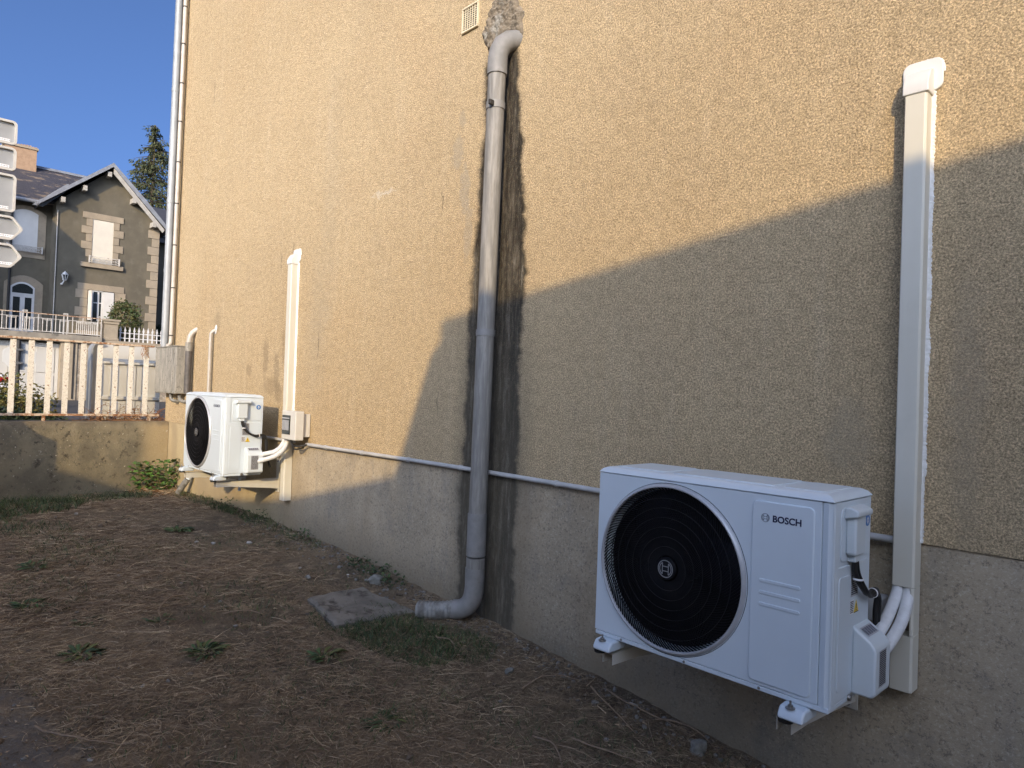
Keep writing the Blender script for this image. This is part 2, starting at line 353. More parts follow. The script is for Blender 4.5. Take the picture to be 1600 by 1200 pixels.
# plinth top edge wanders a few millimetres
mb = MB(); N_ = 260; xx = np.linspace(-7.60, 6, N_)
front = [(float(a), .007 if a > -1.6 else .004, 1.096+.006*noise.noise(Vector((a*7, 0, 0)))) for a in xx]
vt = [mb.bm.verts.new((a, b, c)) for a, b, c in front]; vb = [mb.bm.verts.new((a, b, -.3)) for a, b, c in front]; vr = [mb.bm.verts.new((a, .4, 1.094)) for a, b, c in front]
for i in range(N_-1): mb._f([vb[i], vb[i+1], vt[i+1], vt[i]]); mb._f([vt[i], vt[i+1], vr[i+1], vr[i]])
pl = mb.build('plinth', 'plinth', None, smooth=False); at(H, pl)
mb = MB().prism([(-.35, 8.4), (9.35, 8.4), (4.5, 11.4)], -7.75, 6.2, 'x'); rf = mb.build('roof', pm('slate', (.05, .052, .06), (.07, .07, .078), 8, .6), None); at(H, rf)
M['slate'] = rf.data.materials[0]
rt = MB().box(-7.645, -7.602, -.055, .06, 1.87, 8.4).build('corner_trim', 'red_trim', None, .004); at(H, rt); rt['label'] = 'dark red painted corner trim'

n = NT('crumbly_mortar'); a = n.noise(22, 6, .75); c = n.mix(n.rng(a, .38, .62), (.24, .20, .145), (.13, .11, .08)); c = n.mix(n.rng(n.noise(9, 4, .6), .54, .64), c, (.27, .255, .215)); M['mortar'] = n.end(c, .97, n.bump(a, .8, .01))
def mortar_h(x, z):
    wv = .018*noise.fractal(Vector((x*14, z*14, 2)), .8, 2, 4)
    xl = np.interp(z, [3.18, 3.28, 3.38, 3.46, 3.56, 4.2], [-2.62, -2.70, -2.755, -2.72, -2.665, -2.70]); xr = np.interp(z, [3.18, 3.25, 3.32, 3.40, 3.50, 4.2], [-2.56, -2.47, -2.435, -2.445, -2.505, -2.50])
    d = min(x-xl, xr-x, z-3.20, 3.95-z)+wv
    return min(.020, max(0, d)*.9)*(1+.55*noise.fractal(Vector((x*32, z*32, 9)), .8, 2.2, 4))-.003
gx_, gz_ = np.arange(-2.82, -2.38, .0045), np.arange(3.14, 4.0, .0045)
V = [(float(a), -mortar_h(float(a), float(b)), float(b)) for a in gx_ for b in gz_]; nyy = len(gz_)
F = [(i*nyy+j, (i+1)*nyy+j, (i+1)*nyy+j+1, i*nyy+j+1) for i in range(len(gx_)-1) for j in range(nyy-1)]; F = [f for f in F if min(V[k][1] for k in f) < .0028]
me = bpy.data.meshes.new('mortar_patch'); me.from_pydata(V, [], F); me.materials.append(M['mortar']); o = bpy.data.objects.new('mortar_patch', me); COL.objects.link(o); at(H, o); o['label'] = 'rough crumbly mortar patch above the downpipe bend'

# ------------------------------------------------------------------ low wall and railing
mb = MB()
ny_, nz_ = 90, 16
for s_ in (1,):
    ys_ = np.linspace(-7, .0, ny_); zs_ = np.linspace(.3, 1.10, nz_)
    fr = [[mb.bm.verts.new((-7.48+.008*noise.noise(Vector((0, y*4, z*4)))-(.012 if z > 1.09 else 0), y, z+(.008*noise.noise(Vector((3, y*3, 0))) if z > 1.05 else 0))) for z in zs_] for y in ys_]
    bk = [[mb.bm.verts.new((-7.78, y, z)) for z in (.3, 1.10)] for y in ys_]
    for i in range(ny_-1):
        for j in range(nz_-1): mb._f([fr[i][j], fr[i+1][j], fr[i+1][j+1], fr[i][j+1]])
        mb._f([fr[i][-1], fr[i+1][-1], bk[i+1][1], bk[i][1]]); mb._f([bk[i][0], bk[i][1], bk[i+1][1], bk[i+1][0]])
    mb._f([v for v in fr[0]]+[bk[0][1], bk[0][0]])
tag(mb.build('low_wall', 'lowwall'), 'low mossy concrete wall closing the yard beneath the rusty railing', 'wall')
FN = empty('railing', (-7.62, -2, 1.10), 'rusty cream railing of flat upright bars on the low concrete wall', 'railing')
MB().box(-7.645, -7.595, -7, -.06, 1.148, 1.168).build('bottom_rail', 'rail', None).name; at(FN, bpy.data.objects['bottom_rail'])
MB().box(-7.645, -7.595, -7, -.13, 1.848, 1.866).build('top_rail', 'rail', None); at(FN, bpy.data.objects['top_rail'])
proto = None
for i in range(44):
    y = -.195-.1385*i
    if proto is None:
        proto = MB().box(-.008, .008, -.0225, .0225, 0, .679).build('bar', 'fence'); at(FN, proto); b_ = proto
    else: b_ = proto.copy(); COL.objects.link(b_)
    b_.location = (-7.62, y, 1.1685)
    b_.rotation_euler.z = random.uniform(-.05, .05)
for i in range(8):
    p = MB().box(-7.635, -7.605, -.15-.9*i-.0125, -.15-.9*i+.0125, 1.08, 1.1475).build('foot_peg', 'rail'); at(FN, p)

# ------------------------------------------------------------------ outdoor units
W_, D_, H_ = .7831, .2728, .555
def text_lines(mb, y0, y1, z0, z1, rows, x, axis='x'):
    for k in range(rows):
        z = z1-(z1-z0)*(k+.5)/rows; h = (z1-z0)/rows*.26
        a = y0
        while a < y1:
            L = random.uniform(.004, .014); e = min(a+L, y1)
            mb.box(x, x+.0004, a, e, z-h, z+h) if axis == 'x' else mb.box(a, e, x, x+.0004, z-h, z+h)
            a = e+.002
def make_unit(name, loc, label):
    U = empty(name, loc, label, 'air conditioner', 'white outdoor units on the house wall')
    # casing: shell round the fan cavity
    mb = MB(); mb.prism(rrect(.004, .7815, .006+.0, D_, .001, 1), .014, .550, 'z')
    # open the front so that the fan cavity is really hollow
    bm = mb.bm
    bmesh.ops.recalc_face_normals(bm, faces=bm.faces)
    fr = [f for f in bm.faces if f.normal.y < -.9]; bmesh.ops.delete(bm, geom=fr, context='FACES_ONLY')
    for v in bm.verts:
        if v.co.y < .02 and v.co.x > .7: v.co.x -= 0
    mb.build('casing', 'white_paint', U, .004, 2)
    # chamfered corner post
    MB().prism([(.7535, .0045), (.770, .0005), (.7835, .012), (.7842, .040), (.776, .040), (.7535, .010)], .0145, .5510, 'z').build('corner_post', 'white_paint', U, .0012, 2)
    # front plate with a round opening
    mb = MB(); seg = 96; R = .2535; cx, cz = .2826, .2794; x0, x1, z0, z1 = 0, .7525, .0165, .5510
    def onrect(a):
        dx, dz = math.cos(a), math.sin(a); t = min([((x1-cx)/dx if dx > 0 else (x0-cx)/dx) if abs(dx) > 1e-9 else 9, ((z1-cz)/dz if dz > 0 else (z0-cz)/dz) if abs(dz) > 1e-9 else 9])
        return cx+dx*t, cz+dz*t
    angs = sorted(set([2*PI*k/seg for k in range(seg)] + [math.atan2(zz-cz, xx_-cx) % (2*PI) for xx_ in (x0, x1) for zz in (z0, z1)]))
    rows = []
    for a in angs:
        ex, ez = onrect(a); ix, iz = cx+R*math.cos(a), cz+R*math.sin(a)
        rows.append([mb.bm.verts.new(p) for p in ((ex, .008, ez), (ex, .0015, ez), (ex+(cx-ex)*.004, 0, ez+(cz-ez)*.004), (ix, 0, iz), (ix, .012, iz))])
    for i in range(len(rows)):
        A, B = rows[i], rows[(i+1) % len(rows)]
        for k in range(4): mb._f([A[k], A[k+1], B[k+1], B[k]])
    mb.build('front_panel', 'white_paint', U)
    # air duct round the fan
    o = MB().lathe([(.2535, .010), (.249, .016), (.243, .036)], (cx, 0, cz), 80).bm
    mb = MB(); mb.bm.free(); mb.bm = o
    caps = [f for f in o.faces if len(f.verts) > 10]; bmesh.ops.delete(o, geom=caps, context='FACES_ONLY')
    mb.build('fan_shroud', 'white_plastic', U)
    o = MB().lathe([(.243, .0365), (.2425, .06), (.243, .112)], (cx, 0, cz), 64).bm; mb = MB(); mb.bm.free(); mb.bm = o
    bmesh.ops.delete(o, geom=[f for f in o.faces if len(f.verts) > 10], context='FACES_ONLY'); mb.build('inner_shroud', 'deep_black', U)  # deeper shroud coloured black: the cavity's shade put into its colour
    mb = MB().box(.012, .552, .115, .120, .02, .53); mb.build('cavity_shade_plate', 'deep_black', U, smooth=False)  # black sheet behind the fan, stands in for the cavity's shade
    mb = MB()
    mb.lathe([(0.0001, .040), (.052, .042), (.056, .050), (.056, .112)], (cx, 0, cz), 32)
    for k in range(3):
        a0 = 2*PI*k/3+.5; n1 = 12; rowsb = []
        for i in range(n1+1):
            t = i/n1; r = .05+(.225-.05)*t; sw = .55*t**1.5; wd = .75+.12*math.sin(PI*t)
            rowsb.append([mb.bm.verts.new((cx+r*math.cos(a0-sw+wd*(s-.5)*1.15), .058+.030*(s-.5)*(1.1-.5*t)-.008*math.sin(PI*s), cz+r*math.sin(a0-sw+wd*(s-.5)*1.15))) for s in [j/8 for j in range(9)]])
        for i in range(n1):
            for j in range(8): mb._f([rowsb[i][j], rowsb[i+1][j], rowsb[i+1][j+1], rowsb[i][j+1]])
    mb.build('fan_blades', 'blade', U)
    # guard: swirling thin vanes on concentric rings
    mb = MB()
    def ringz(r, wd, y0, y1, seg=72):
        mb.lathe([(r-wd, y0), (r+wd, y0), (r+wd, y1), (r-wd, y1)], (cx, 0, cz), seg, closed=True)
    def vane(a0, ra, rb, w):
        n1 = 12; prev = None
        for i in range(n1+1):
            t = i/n1; r = ra+(rb-ra)*t; a = a0+1.05*((r-.04)/.205)**.9
            p = Vector((cx+r*math.cos(a), 0, cz+r*math.sin(a))); a2 = a+.01
            # tangent
            r2 = r+.001; aa = a0+1.05*((r2-.04)/.205)**.9; q_ = Vector((cx+r2*math.cos(aa), 0, cz+r2*math.sin(aa)))
            tn = (q_-p).normalized(); nn = Vector((-tn.z, 0, tn.x))*w
            bulge = -.006*math.sin(PI*min(1, r/.25))
            row = [mb.bm.verts.new(p+nn*s_+Vector((0, yy+bulge, 0))) for s_, yy in ((-1, -.0018), (1, -.0018), (1, .0018), (-1, .0018))]
            if prev:
                for k in range(4): mb._f([prev[k], prev[(k+1) % 4], row[(k+1) % 4], row[k]])
            prev = row
    for k in range(132): vane(2*PI*k/132, .04, .2535, .0013)
    mb.build('fan_guard', 'grille_black', U, smooth=False)
    mb = MB()
    for r in (.068, .098, .128, .158, .188, .218):
        bul = -.006*math.sin(PI*min(1, r/.25)); ringz(r, .0007, -.0040+bul, -.001+bul)
    g2 = mb.build('guard_rings', 'grille_line', U)
    MB().lathe([(.0001, -.0125), (.034, -.0125), (.036, -.010), (.036, -.002)], (cx, 0, cz), 40).build('guard_hub', 'grille_black', U)
    # silver emblem on the hub
    def emblem(r, y, t, cx, cz, nm, mat, par):
        mb = MB(); mb.lathe([(r-t, y), (r+t, y), (r+t, y+.0006), (r-t, y+.0006)], (cx, 0, cz), 40, closed=True)
        xh = r*.42; ri = r*.80; zi = math.sqrt(ri*ri-xh*xh)
        for s in (-1, 1):
            mb.box(cx+s*xh-t, cx+s*xh+t, y, y+.0006, cz-zi, cz+zi)
            a1 = math.acos(.42/.80); prev = None
            for k in range(13):
                a = -a1+2*a1*k/12; P = [(cx+s*rr*math.cos(a), cz+rr*math.sin(a)) for rr in (ri-t, ri+t)]
                row = [mb.bm.verts.new((px, yy, pz)) for yy in (y, y+.0006) for px, pz in P]
                if prev:
                    mb._f([prev[0], prev[1], row[1], row[0]]); mb._f([prev[2], row[2], row[3], prev[3]]); mb._f([prev[0], row[0], row[2], prev[2]]); mb._f([prev[1], prev[3], row[3], row[1]])
                prev = row
            mb.box(cx-xh+t, cx+xh-t, y+.0001, y+.0005, cz+s*r*.28-t, cz+s*r*.28+t)
        return mb.build(nm, mat, par, smooth=False)
    emblem(.026, -.0136, .0013, cx, cz, 'hub_emblem', 'silver_ink', U)
    # trim ring
    mb = MB(); mb.lathe([(.2505, .010), (.2510, -.0075), (.2530, -.0105), (.2565, -.0105), (.2605, -.0070), (.2640, -.0015), (.2645, .0003), (.2645, .004), (.2510, .012)], (cx, 0, cz), 128, closed=True)
    mb.build('fan_ring', 'ring', U)
    MB().lathe([(.2647, -.0004), (.2665, -.0004), (.2665, .0006), (.2647, .0006)], (cx+.002, 0, cz), 96, closed=True).build('ring_seam', 'strap', U)
    # raised panel with brand mark and three bars
    rp = MB().prism(rrect(.559, .735, .026, .533, .016), -.0050, .003, 'y').build('raised_panel', 'white_paint', U, .0042, 4)
    for z in (.3115, .2785, .2455):
        s = MB(); s.prism(rrect(.5865, .703, z-.0050, z+.0050, .0048, 5), -.0072, -.0040, 'y').build('embossed_bar', 'white_paint', rp, .0024, 3)
    emblem(.0115, -.0056, .0005, .599, .487, 'brand_emblem', 'ink', rp)
    text_mesh('brand_lettering', 'BOSCH', .0255, 'ink', rp, (.6195, -.0053, .4785), (PI/2, 0, 0), offset=.00075, sx=.985)
    # lid
    L = MB(); prof = [(.001, .0015, .5525), (0, 0, .5545), (.010, .009, .566), (.026, .020, .5725)]
    rings = []
    for (ix, iy, z) in prof: rings.append([L.bm.verts.new(p) for p in ((-.001+ix, -.003+iy, z), (W_+.002-ix, -.003+iy, z), (W_+.002-ix, D_+.002-iy, z), (-.001+ix, D_+.002-iy, z))])
    for i in range(len(rings)-1):
        for k in range(4): L._f([rings[i][k], rings[i][(k+1) % 4], rings[i+1][(k+1) % 4], rings[i+1][k]])
    L._f(rings[-1]); L._f(rings[0][::-1]); ld = L.build('lid', 'white_paint', U, .002, 2)
    s = MB()
    s.prism(rrect(.045, .235, .035, D_-.035, .012), .570, .5765, 'z'); s.build('lid_rib', 'white_paint', ld, .003, 2)
    s = MB(); s.prism(rrect(.265, .60, .035, D_-.035, .012), .570, .5765, 'z'); s.build('lid_rib', 'white_paint', ld, .003, 2)
    s = MB(); s.prism(rrect(.63, .745, .035, D_-.035, .012), .570, .5755, 'z'); s.build('lid_rib', 'white_paint', ld, .003, 2)
    # base pan
    MB().box(.001, .782, .0015, D_+.001, 0, .0145).build('base_pan', 'white_paint', U, .003, 2)
    for x in (.111, .350, .591): MB().lathe([(.0001, -.0022), (.0032, -.0018), (.0042, .0015)], (x, 0, .0078), 12).build('screw', 'bolt', U)
    # right side
    sp = MB().prism(rrect(.022, .262, .020, .376, .018), .780, .7848, 'x').build('side_embossing', 'white_paint', U, .003, 3)
    MB().prism(rrect(.052, .262, .388, .532, .018), .780, .7845, 'x').build('side_embossing', 'white_paint', U, .003, 3)
    MB().prism(rrect(.040, .118, .045, .350, .014), .7835, .7872, 'x').build('side_rib', 'white_paint', sp, .003, 3)
    # electrical cover with its hood
    hc = MB(); hc.prism(rrect(.080, .152, .405, .518, .012), .783, .812, 'x'); hc = hc.build('electrical_cover', 'white_plastic', U, .008, 4)
    MB().prism([(.783, .537), (.802, .537), (.822, .529), (.822, .513), (.783, .502)], .068, .172, 'y').build('hood', 'white_plastic', hc, .006, 3)
    MB().prism(rrect(.098, .134, .386, .410, .006), .783, .805, 'x').build('cable_outlet', 'white_plastic', hc, .004, 2)
    # power cable
    path = bez([(.795, .116, .395), (.797, .124, .350), (.806, .160, .305), (.800, .215, .283), (.800, .262, .287), (.798, .292, .270), (.792, .300, .20), (.796, .315, .120), (.800, .335, .05)], 10)
    MB().tube(path, .0075, 10).build('power_cable', 'cable', U)
    path = bez([(.799, .122, .395), (.803, .132, .350), (.812, .166, .302), (.806, .217, .277), (.804, .262, .280), (.803, .298, .255), (.798, .308, .18), (.80, .320, .11)], 10)
    MB().tube(path, .0055, 8).build('power_cable', 'cable', U)
    MB().lathe([(.0122, -.0025), (.0138, -.0025), (.0138, .0025), (.0122, .0025)], (.801, .132, .338), 16, axis='z', closed=True).build('cable_tie', 'label_white', U)
    MB().lathe([(.0125, -.0025), (.0142, -.0025), (.0142, .0025), (.0125, .0025)], (.803, .240, .282), 16, axis='y', closed=True).build('cable_tie', 'label_white', U)
    # valve cover, sloping top
    v = MB(); pr = [(.783, .018), (.838, .018), (.847, .030), (.847, .150), (.834, .168), (.783, .204)]
    v.prism(pr, .147, .262, 'y'); v = v.build('valve_cover', 'white_plastic', U, .010, 4)
    t = MB()
    p0 = Vector((.797, .165, .1957)); ux = Vector((.055, 0, -.036)).normalized(); uy = Vector((0, 1, 0)); nn = Vector((.036, 0, .055)).normalized()
    def quad(mbb, o, a, b, la, lb, h):
        P = [o+nn*h, o+a*la+nn*h, o+a*la+b*lb+nn*h, o+b*lb+nn*h]; mbb._f([mbb.bm.verts.new(p) for p in P])
    quad(t, p0, ux, uy, .030, .075, .0008); t.build('code_label', 'label_grey', v, smooth=False)
    t = MB()
    for k in range(9): quad(t, p0+ux*.004+uy*(.004+.0075*k), ux, uy, .022, .003 if k % 2 else .0045, .0013)
    t.build('printed_bars', 'ink', v, smooth=False)
    t = MB().box(.8472, .8476, .172, .225, .045, .145); lab = t.build('text_label', 'label_grey', v, smooth=False)
    t = MB(); text_lines(t, .175, .222, .049, .142, 18, .8478); t.build('printed_lines', 'cable', lab, smooth=False)
    # stickers on the side panel
    st = MB().lathe([(.0001, .7856), (.0165, .7856), (.0165, .7848)], (0, .238, .485), 28, axis='x').build('round_sticker', 'blue', U)
    t = MB().lathe([(.006, .7857), (.0075, .7857), (.0075, .7860), (.006, .7860)], (0, .238, .485), 20, axis='x', closed=True); t.box(.7857, .786, .2365, .2395, .474, .496); t.build('sticker_mark', 'label_white', st, smooth=False)
    rl = MB().box(.7850, .7855, .126, .176, .285, .372).build('rating_label', 'label_grey', U, smooth=False)
    t = MB(); text_lines(t, .129, .173, .289, .369, 14, .7856); t.build('printed_lines', 'cable', rl, smooth=False)
    wl = MB().box(.7850, .7855, .122, .148, .238, .276).build('notice_label', 'label_white', U, smooth=False)
    t = MB(); text_lines(t, .124, .146, .240, .274, 7, .7856); t.build('printed_lines', 'cable', wl, smooth=False)
    wl = MB().prism([(.150, .238), (.184, .238), (.167, .272)], .7850, .7856, 'x').build('warning_label', 'yellow', U, smooth=False)
    t = MB().box(.7857, .7860, .1655, .1690, .249, .262).box(.7857, .7860, .1655, .1690, .243, .2465); t.prism([(.150, .238), (.184, .238), (.182, .240), (.152, .240)], .7857, .7860, 'x'); t.build('warning_mark', 'cable', wl, smooth=False)
    # feet, bolts and drain spout
    for x in (.062, .700):
        ft = MB().prism([(-.045, -.034), (-.042, -.020), (-.030, -.002), (.0, -.0005), (.05, -.0005), (.05, -.034)], x-.035, x+.035, 'x').build('mounting_foot', 'white_paint', U, .007, 3)
        b = MB().lathe([(.013, -.0005), (.013, .002), (.007, .002), (.007, .009), (.003, .009), (.003, .020), (.0001, .020)], (x-.004, -.030, -.003), 10, axis='z'); b.build('bolt', 'bolt', ft)
        MB().lathe([(.020, -.046), (.022, -.034)], (x-.02, -.02, 0), 18, axis='z').build('rubber_pad', 'cable', U)
    pth = [(.60, .20, -.03-.008*i) for i in range(14)]
    MB().tube(pth, .010, 12, wave=lambda i: 1.15 if i % 2 else .92).build('drain_spout', 'white_plastic', U)
    MB().lathe([(.0001, .790), (.008, .790), (.010, .784)], (0, .135, .010), 14, axis='x').build('side_screw', 'bolt', U)
    return U
U1 = make_unit('outdoor_unit', (-1.499, -.4628, .6936), 'white wall-hung outdoor air conditioner in full shade, the nearer and larger-looking of the two')
U2 = copy_tree(U1); U2.location = (-5.6115, -.4628, .8585)
U2['label'] = 'white sunlit wall-hung outdoor air conditioner beside the low concrete wall, small in the distance'

# wall brackets
def make_bracket(loc, label, wx):
    B = empty('wall_bracket', loc, label, 'bracket', 'cream steel brackets carrying the outdoor units')
    t = .0025; L = .4628
    def arm(mb):
        # inverted U channel, deeper towards the wall
        mb.box(0, .043, -.004, L-.006, -.0475-t, -.0475)
        for x in (0, .043-t): mb.prism([(-.004, -.0502), (L-.006, -.0502), (L-.006, -.124), (L-.10, -.112), (.10, -.088), (-.004, -.085)], x, x+t, 'x')
        return mb
    arm(MB()).build('arm', 'bracket', B, .0008, 1)
    MB().box(-.006, .049, L-.0055, L-.001, -.150, .10).build('wall_plate', 'bracket', B, .001, 1)
    for z in (-.135, .08): MB().lathe([(.0001, L-.014), (.007, L-.013), (.008, L-.0055)], (.0215, 0, z), 10).build('bolt', 'bolt', B)
    return B
bk = make_bracket((-1.499+.040, -.4628, .6936), 'cream steel bracket under the fan end of the nearer outdoor unit', 0)
for (lx, lz, lab) in ((-1.499+.647, .6936, 'cream steel bracket under the valve end of the nearer outdoor unit'), (-5.6115+.040, .8585, 'cream steel bracket under the fan end of the distant sunlit outdoor unit'), (-5.6115+.647, .8585, 'cream steel bracket under the valve end of the distant sunlit outdoor unit')):
    c = copy_tree(bk); c.location = (lx, -.4628, lz); c['label'] = lab

# isolator behind unit 1
IB = MB().prism(rrect(-.760, -.722, .855, .925, .005, 2), -.075, -.002, 'y'); tag(IB.build('junction_box', 'conduit', None, .003, 2), 'small grey junction box on the wall behind the nearer unit', 'junction box')

# ------------------------------------------------------------------ trunking
def make_trunk(name, x0, zt, zb, gap, tilt, label, bead=True):
    T = empty(name, (x0+.03, 0, zb), label, 'trunking', 'cream trunking running up the house wall')
    d = .060; wd = .061
    def body(z0, z1, nm, y0=-d, cut=0):
        mb = MB(); X = lambda z: x0+tilt*(zt-z)
        pts = [(0, 0), (0, -d+.005), (.003, -d), (wd-.006, -d), (wd, -d+.006), (wd, 0)]
        if cut: pts = [(wd-.010, 0), (wd-.010, -d), (wd-.006, -d), (wd, -d+.006), (wd, 0)]
        A = [mb.bm.verts.new((X(z0)+a, b, z0)) for a, b in pts]; Bv = [mb.bm.verts.new((X(z1)+a, b, z1)) for a, b in pts]
        mb._f(A); mb._f(Bv[::-1])
        for i in range(len(pts)): j = (i+1) % len(pts); mb._f([A[i], Bv[i], Bv[j], A[j]])
        o = mb.build(nm, 'duct', None, .0012, 2); at(T, o)
    if gap:
        body(gap[1], zt-.06, 'trunk'); body(zb, gap[0], 'trunk'); body(gap[0]+.001, gap[1]-.001, 'trunk_side', cut=1)
    else: body(zb, zt-.06, 'trunk')
    # wall cap: swept hood over a rounded base plate
    X = x0; mb = MB()
    prof = [(-d-.005, zt-.080), (-d-.006, zt-.055), (-d+.0, zt-.035), (-d+.018, zt-.008), (-.018, zt+.004), (-.002, zt+.006), (-.002, zt-.080)]
    mb.prism(prof, X-.005, X+wd+.005, 'x'); o = mb.build('wall_cap', 'duct_cap', None, .004, 3); at(T, o)
    o2 = MB().prism(rrect(X-.022, X+wd+.028, zt-.062, zt+.038, .024, 8), -.010, -.0005, 'y').build('cap_flange', 'duct_cap', None, .004, 3); at(T, o2)
    if bead:
        mb = MB(); zz = np.arange(1.10, zt-.062, .003); prev = None
        for z in zz:
            xr = x0+tilt*(zt-z)+wd; k = 1 if z > 1.3 else .6
            o_ = .0085+.005*noise.noise(Vector((z*11, 1, 0)))+.004*noise.noise(Vector((z*160, 4, 0)))+.003*random.uniform(-.5, .5); row = [mb.bm.verts.new(p) for p in ((xr-.0005, -.012, z), (xr+.45*o_, -.009, z), (xr+max(.002, o_*k), .0003, z))]
            if prev: mb._f([prev[0], row[0], row[1], prev[1]]); mb._f([prev[1], row[1], row[2], prev[2]])
            prev = row
        o3 = mb.build('sealant_bead', 'sealant', None); at(T, o3)
    mb = MB(); n_ = 70; cxx = X+wd/2+.003; czz = zt-.035; prev = None   # squeezed sealant round the cap
    for k in range(n_+1):
        a = .12+(PI*.72)*k/n_; rx, rz = wd/2+.0255, .072
        e = .003+.003*random.random(); sx_ = math.copysign(abs(math.cos(a))**.5, math.cos(a)); sz_ = math.copysign(abs(math.sin(a))**.5, math.sin(a))
        row = [mb.bm.verts.new((cxx+(rx+dd)*sx_, yy, czz+(rz+dd)*sz_)) for dd, yy in ((-.006, -.004), (0, -.005), (e, .0002))]
        if prev: mb._f([prev[0], row[0], row[1], prev[1]]); mb._f([prev[1], row[1], row[2], prev[2]])
        prev = row
    o4 = mb.build('sealant_edge', 'sealant', None); at(T, o4)
    return T
make_trunk('pipe_trunking', -.699, 2.525, .665, (.830, .972), 0.0, 'tall cream plastic trunking rising beside the nearer outdoor unit')
make_trunk('pipe_trunking', -4.806, 2.475, .672, None, .010, 'distant cream plastic trunking beside the sunlit outdoor unit, the breaker box on it')

def pipe2(pts, lab): tag(MB().tube(bez(pts, 10), .0165, 14).build('insulated_pipe', 'white_foam'), lab, 'pipe', 'white insulated refrigerant pipes')
pipe2([(-.715, -.225, .800), (-.693, -.16, .860), (-.687, -.10, .905), (-.684, -.042, .965), (-.684, -.034, 1.03)], 'left white insulated pipe from the nearer unit up into its trunking')
pipe2([(-.695, -.225, .770), (-.664, -.16, .838), (-.653, -.10, .893), (-.6565, -.042, .960), (-.6565, -.034, 1.03)], 'right white insulated pipe from the nearer unit up into its trunking')
pipe2([(-4.79, -.22, 1.00), (-4.765, -.20, 1.012), (-4.72, -.135, 1.035), (-4.695, -.095, 1.085), (-4.69, -.075, 1.15)], 'upper white pipe between the distant sunlit unit and its trunking')
pipe2([(-4.79, -.24, .955), (-4.76, -.22, .968), (-4.70, -.15, 1.000), (-4.662, -.105, 1.05), (-4.655, -.075, 1.12)], 'lower white pipe between the distant sunlit unit and its trunking')

# breaker box on the distant trunking
BB = empty('breaker_box', (-4.59, -.06, 1.13), 'grey plastic breaker box with smoked window on the distant trunking', 'electrical box')
o = MB().box(-4.655, -4.445, -.128, -.062, 1.128, 1.330).build('housing', 'breaker', None, .008, 3); at(BB, o)
o = MB().box(-4.640, -4.520, -.1335, -.1265, 1.165, 1.300).build('window', 'glass_dark', None, .003, 2); at(BB, o)
mb = MB()
for k in range(5): mb.box(-4.630+k*.020, -4.616+k*.020, -.1345, -.1337, 1.195, 1.265)
mb.box(-4.634, -4.528, -.1345, -.1338, 1.275, 1.283); o = mb.build('breaker_switches', 'label_grey', None, smooth=False); at(BB, o)
o = MB().box(-4.60, -4.47, -.0615, -.004, 1.15, 1.31).build('back_plate', 'breaker', None, .003); at(BB, o)
for k, (a, b) in enumerate((((-4.60, -.09, 1.13), (-4.44, -.02, 1.103)), ((-4.57, -.09, 1.13), (-4.50, -.03, 1.075)))):
    o = MB().tube(bez([a, ((a[0]+b[0])/2, -.085, 1.085-.02*k), b], 8), .006, 8).build('loose_cable', 'cable', None); at(BB, o)

# conduit along the wall
CD = empty('conduit', (-3, 0, 1.10), 'thin grey conduit running level along the wall at the plinth edge', 'conduit')
pts = [(x, -.022+.0015*math.sin(x*3.1), 1.104+.004*math.sin(x*1.7)) for x in np.linspace(-4.47, -.70, 60)]
o = MB().tube(pts, .0115, 12).build('conduit_tube', 'conduit', None); at(CD, o)
pts = [(x, -.022, 1.104) for x in np.linspace(-5.55, -4.66, 10)]
o = MB().tube(pts, .0115, 12).build('conduit_tube', 'conduit', None); at(CD, o)
for x in (-4.2, -3.75, -3.25, -2.78, -2.1, -1.7, -1.2, -.80):
    o = MB().lathe([(.0135, x-.008), (.0150, x-.008), (.0150, x+.008), (.0135, x+.008)], (0, -.022, 1.104+.004*math.sin(x*1.7)), 14, axis='x', closed=True).build('clip', 'conduit', None); at(CD, o)

# ------------------------------------------------------------------ downpipe in the middle
DP = empty('downpipe', (-2.56, 0, .4), 'weathered grey plastic downpipe down the middle of the wall with black stains beside it', 'drainpipe')
def dpx(z): return -2.5415-.012*(3.1-z)
r0 = .0440
pts = [(dpx(z), -.08, z) for z in np.linspace(.80, 3.10, 24)]
o = MB().tube(pts, r0, 32).build('pipe', 'downpipe', None); at(DP, o)
for z, h, rr in ((2.925, .018, .0475), (1.80, .016, .0475), (.905, .004, .0455)):
    o = MB().lathe([(rr-.004, -h), (rr, -h), (rr+.001, 0), (rr, h), (rr-.004, h)], (dpx(z), -.08, z), 32, axis='z', closed=True).build('clamp', 'downpipe2', None); at(DP, o)
o = MB().box(dpx(2.92)+.02, dpx(2.92)+.034, -.148, -.120, 2.91, 2.935).build('clamp_lug', 'strap', None, .003); at(DP, o)
# upper bend into the wall
x_ = dpx(3.12)
pts = [(x_, -.08, 3.08), (x_, -.08, 3.12), (x_, -.08, 3.16), (x_+.002, -.076, 3.195), (x_+.010, -.060, 3.235), (x_+.024, -.030, 3.262), (x_+.042, .01, 3.275), (x_+.055, .04, 3.28)]
o = MB().tube(pts, [.0500, .0500, .0492, .0490, .0490, .0488, .0485, .048], 32).build('upper_elbow', 'downpipe2', None); at(DP, o)
o = MB().tube([(dpx(.8), -.08, z) for z in (.905, .70)], .0475, 32).build('socket', 'downpipe2', None); at(DP, o)
o = MB().tube([(dpx(.8), -.08, z) for z in (.69, .655, .64)], .0462, 32).build('socket', 'downpipe', None); at(DP, o)
E0 = Vector((dpx(.6), -.08, .64)); E1 = Vector((-2.615, -.092, .475)); E2 = Vector((-2.655, -.14, .425))
pts = [E0, E0-Vector((0, 0, .04))] + arc(E0-Vector((0, 0, .08)), (dpx(.6)+.004, -.080, .425), E2, 12)
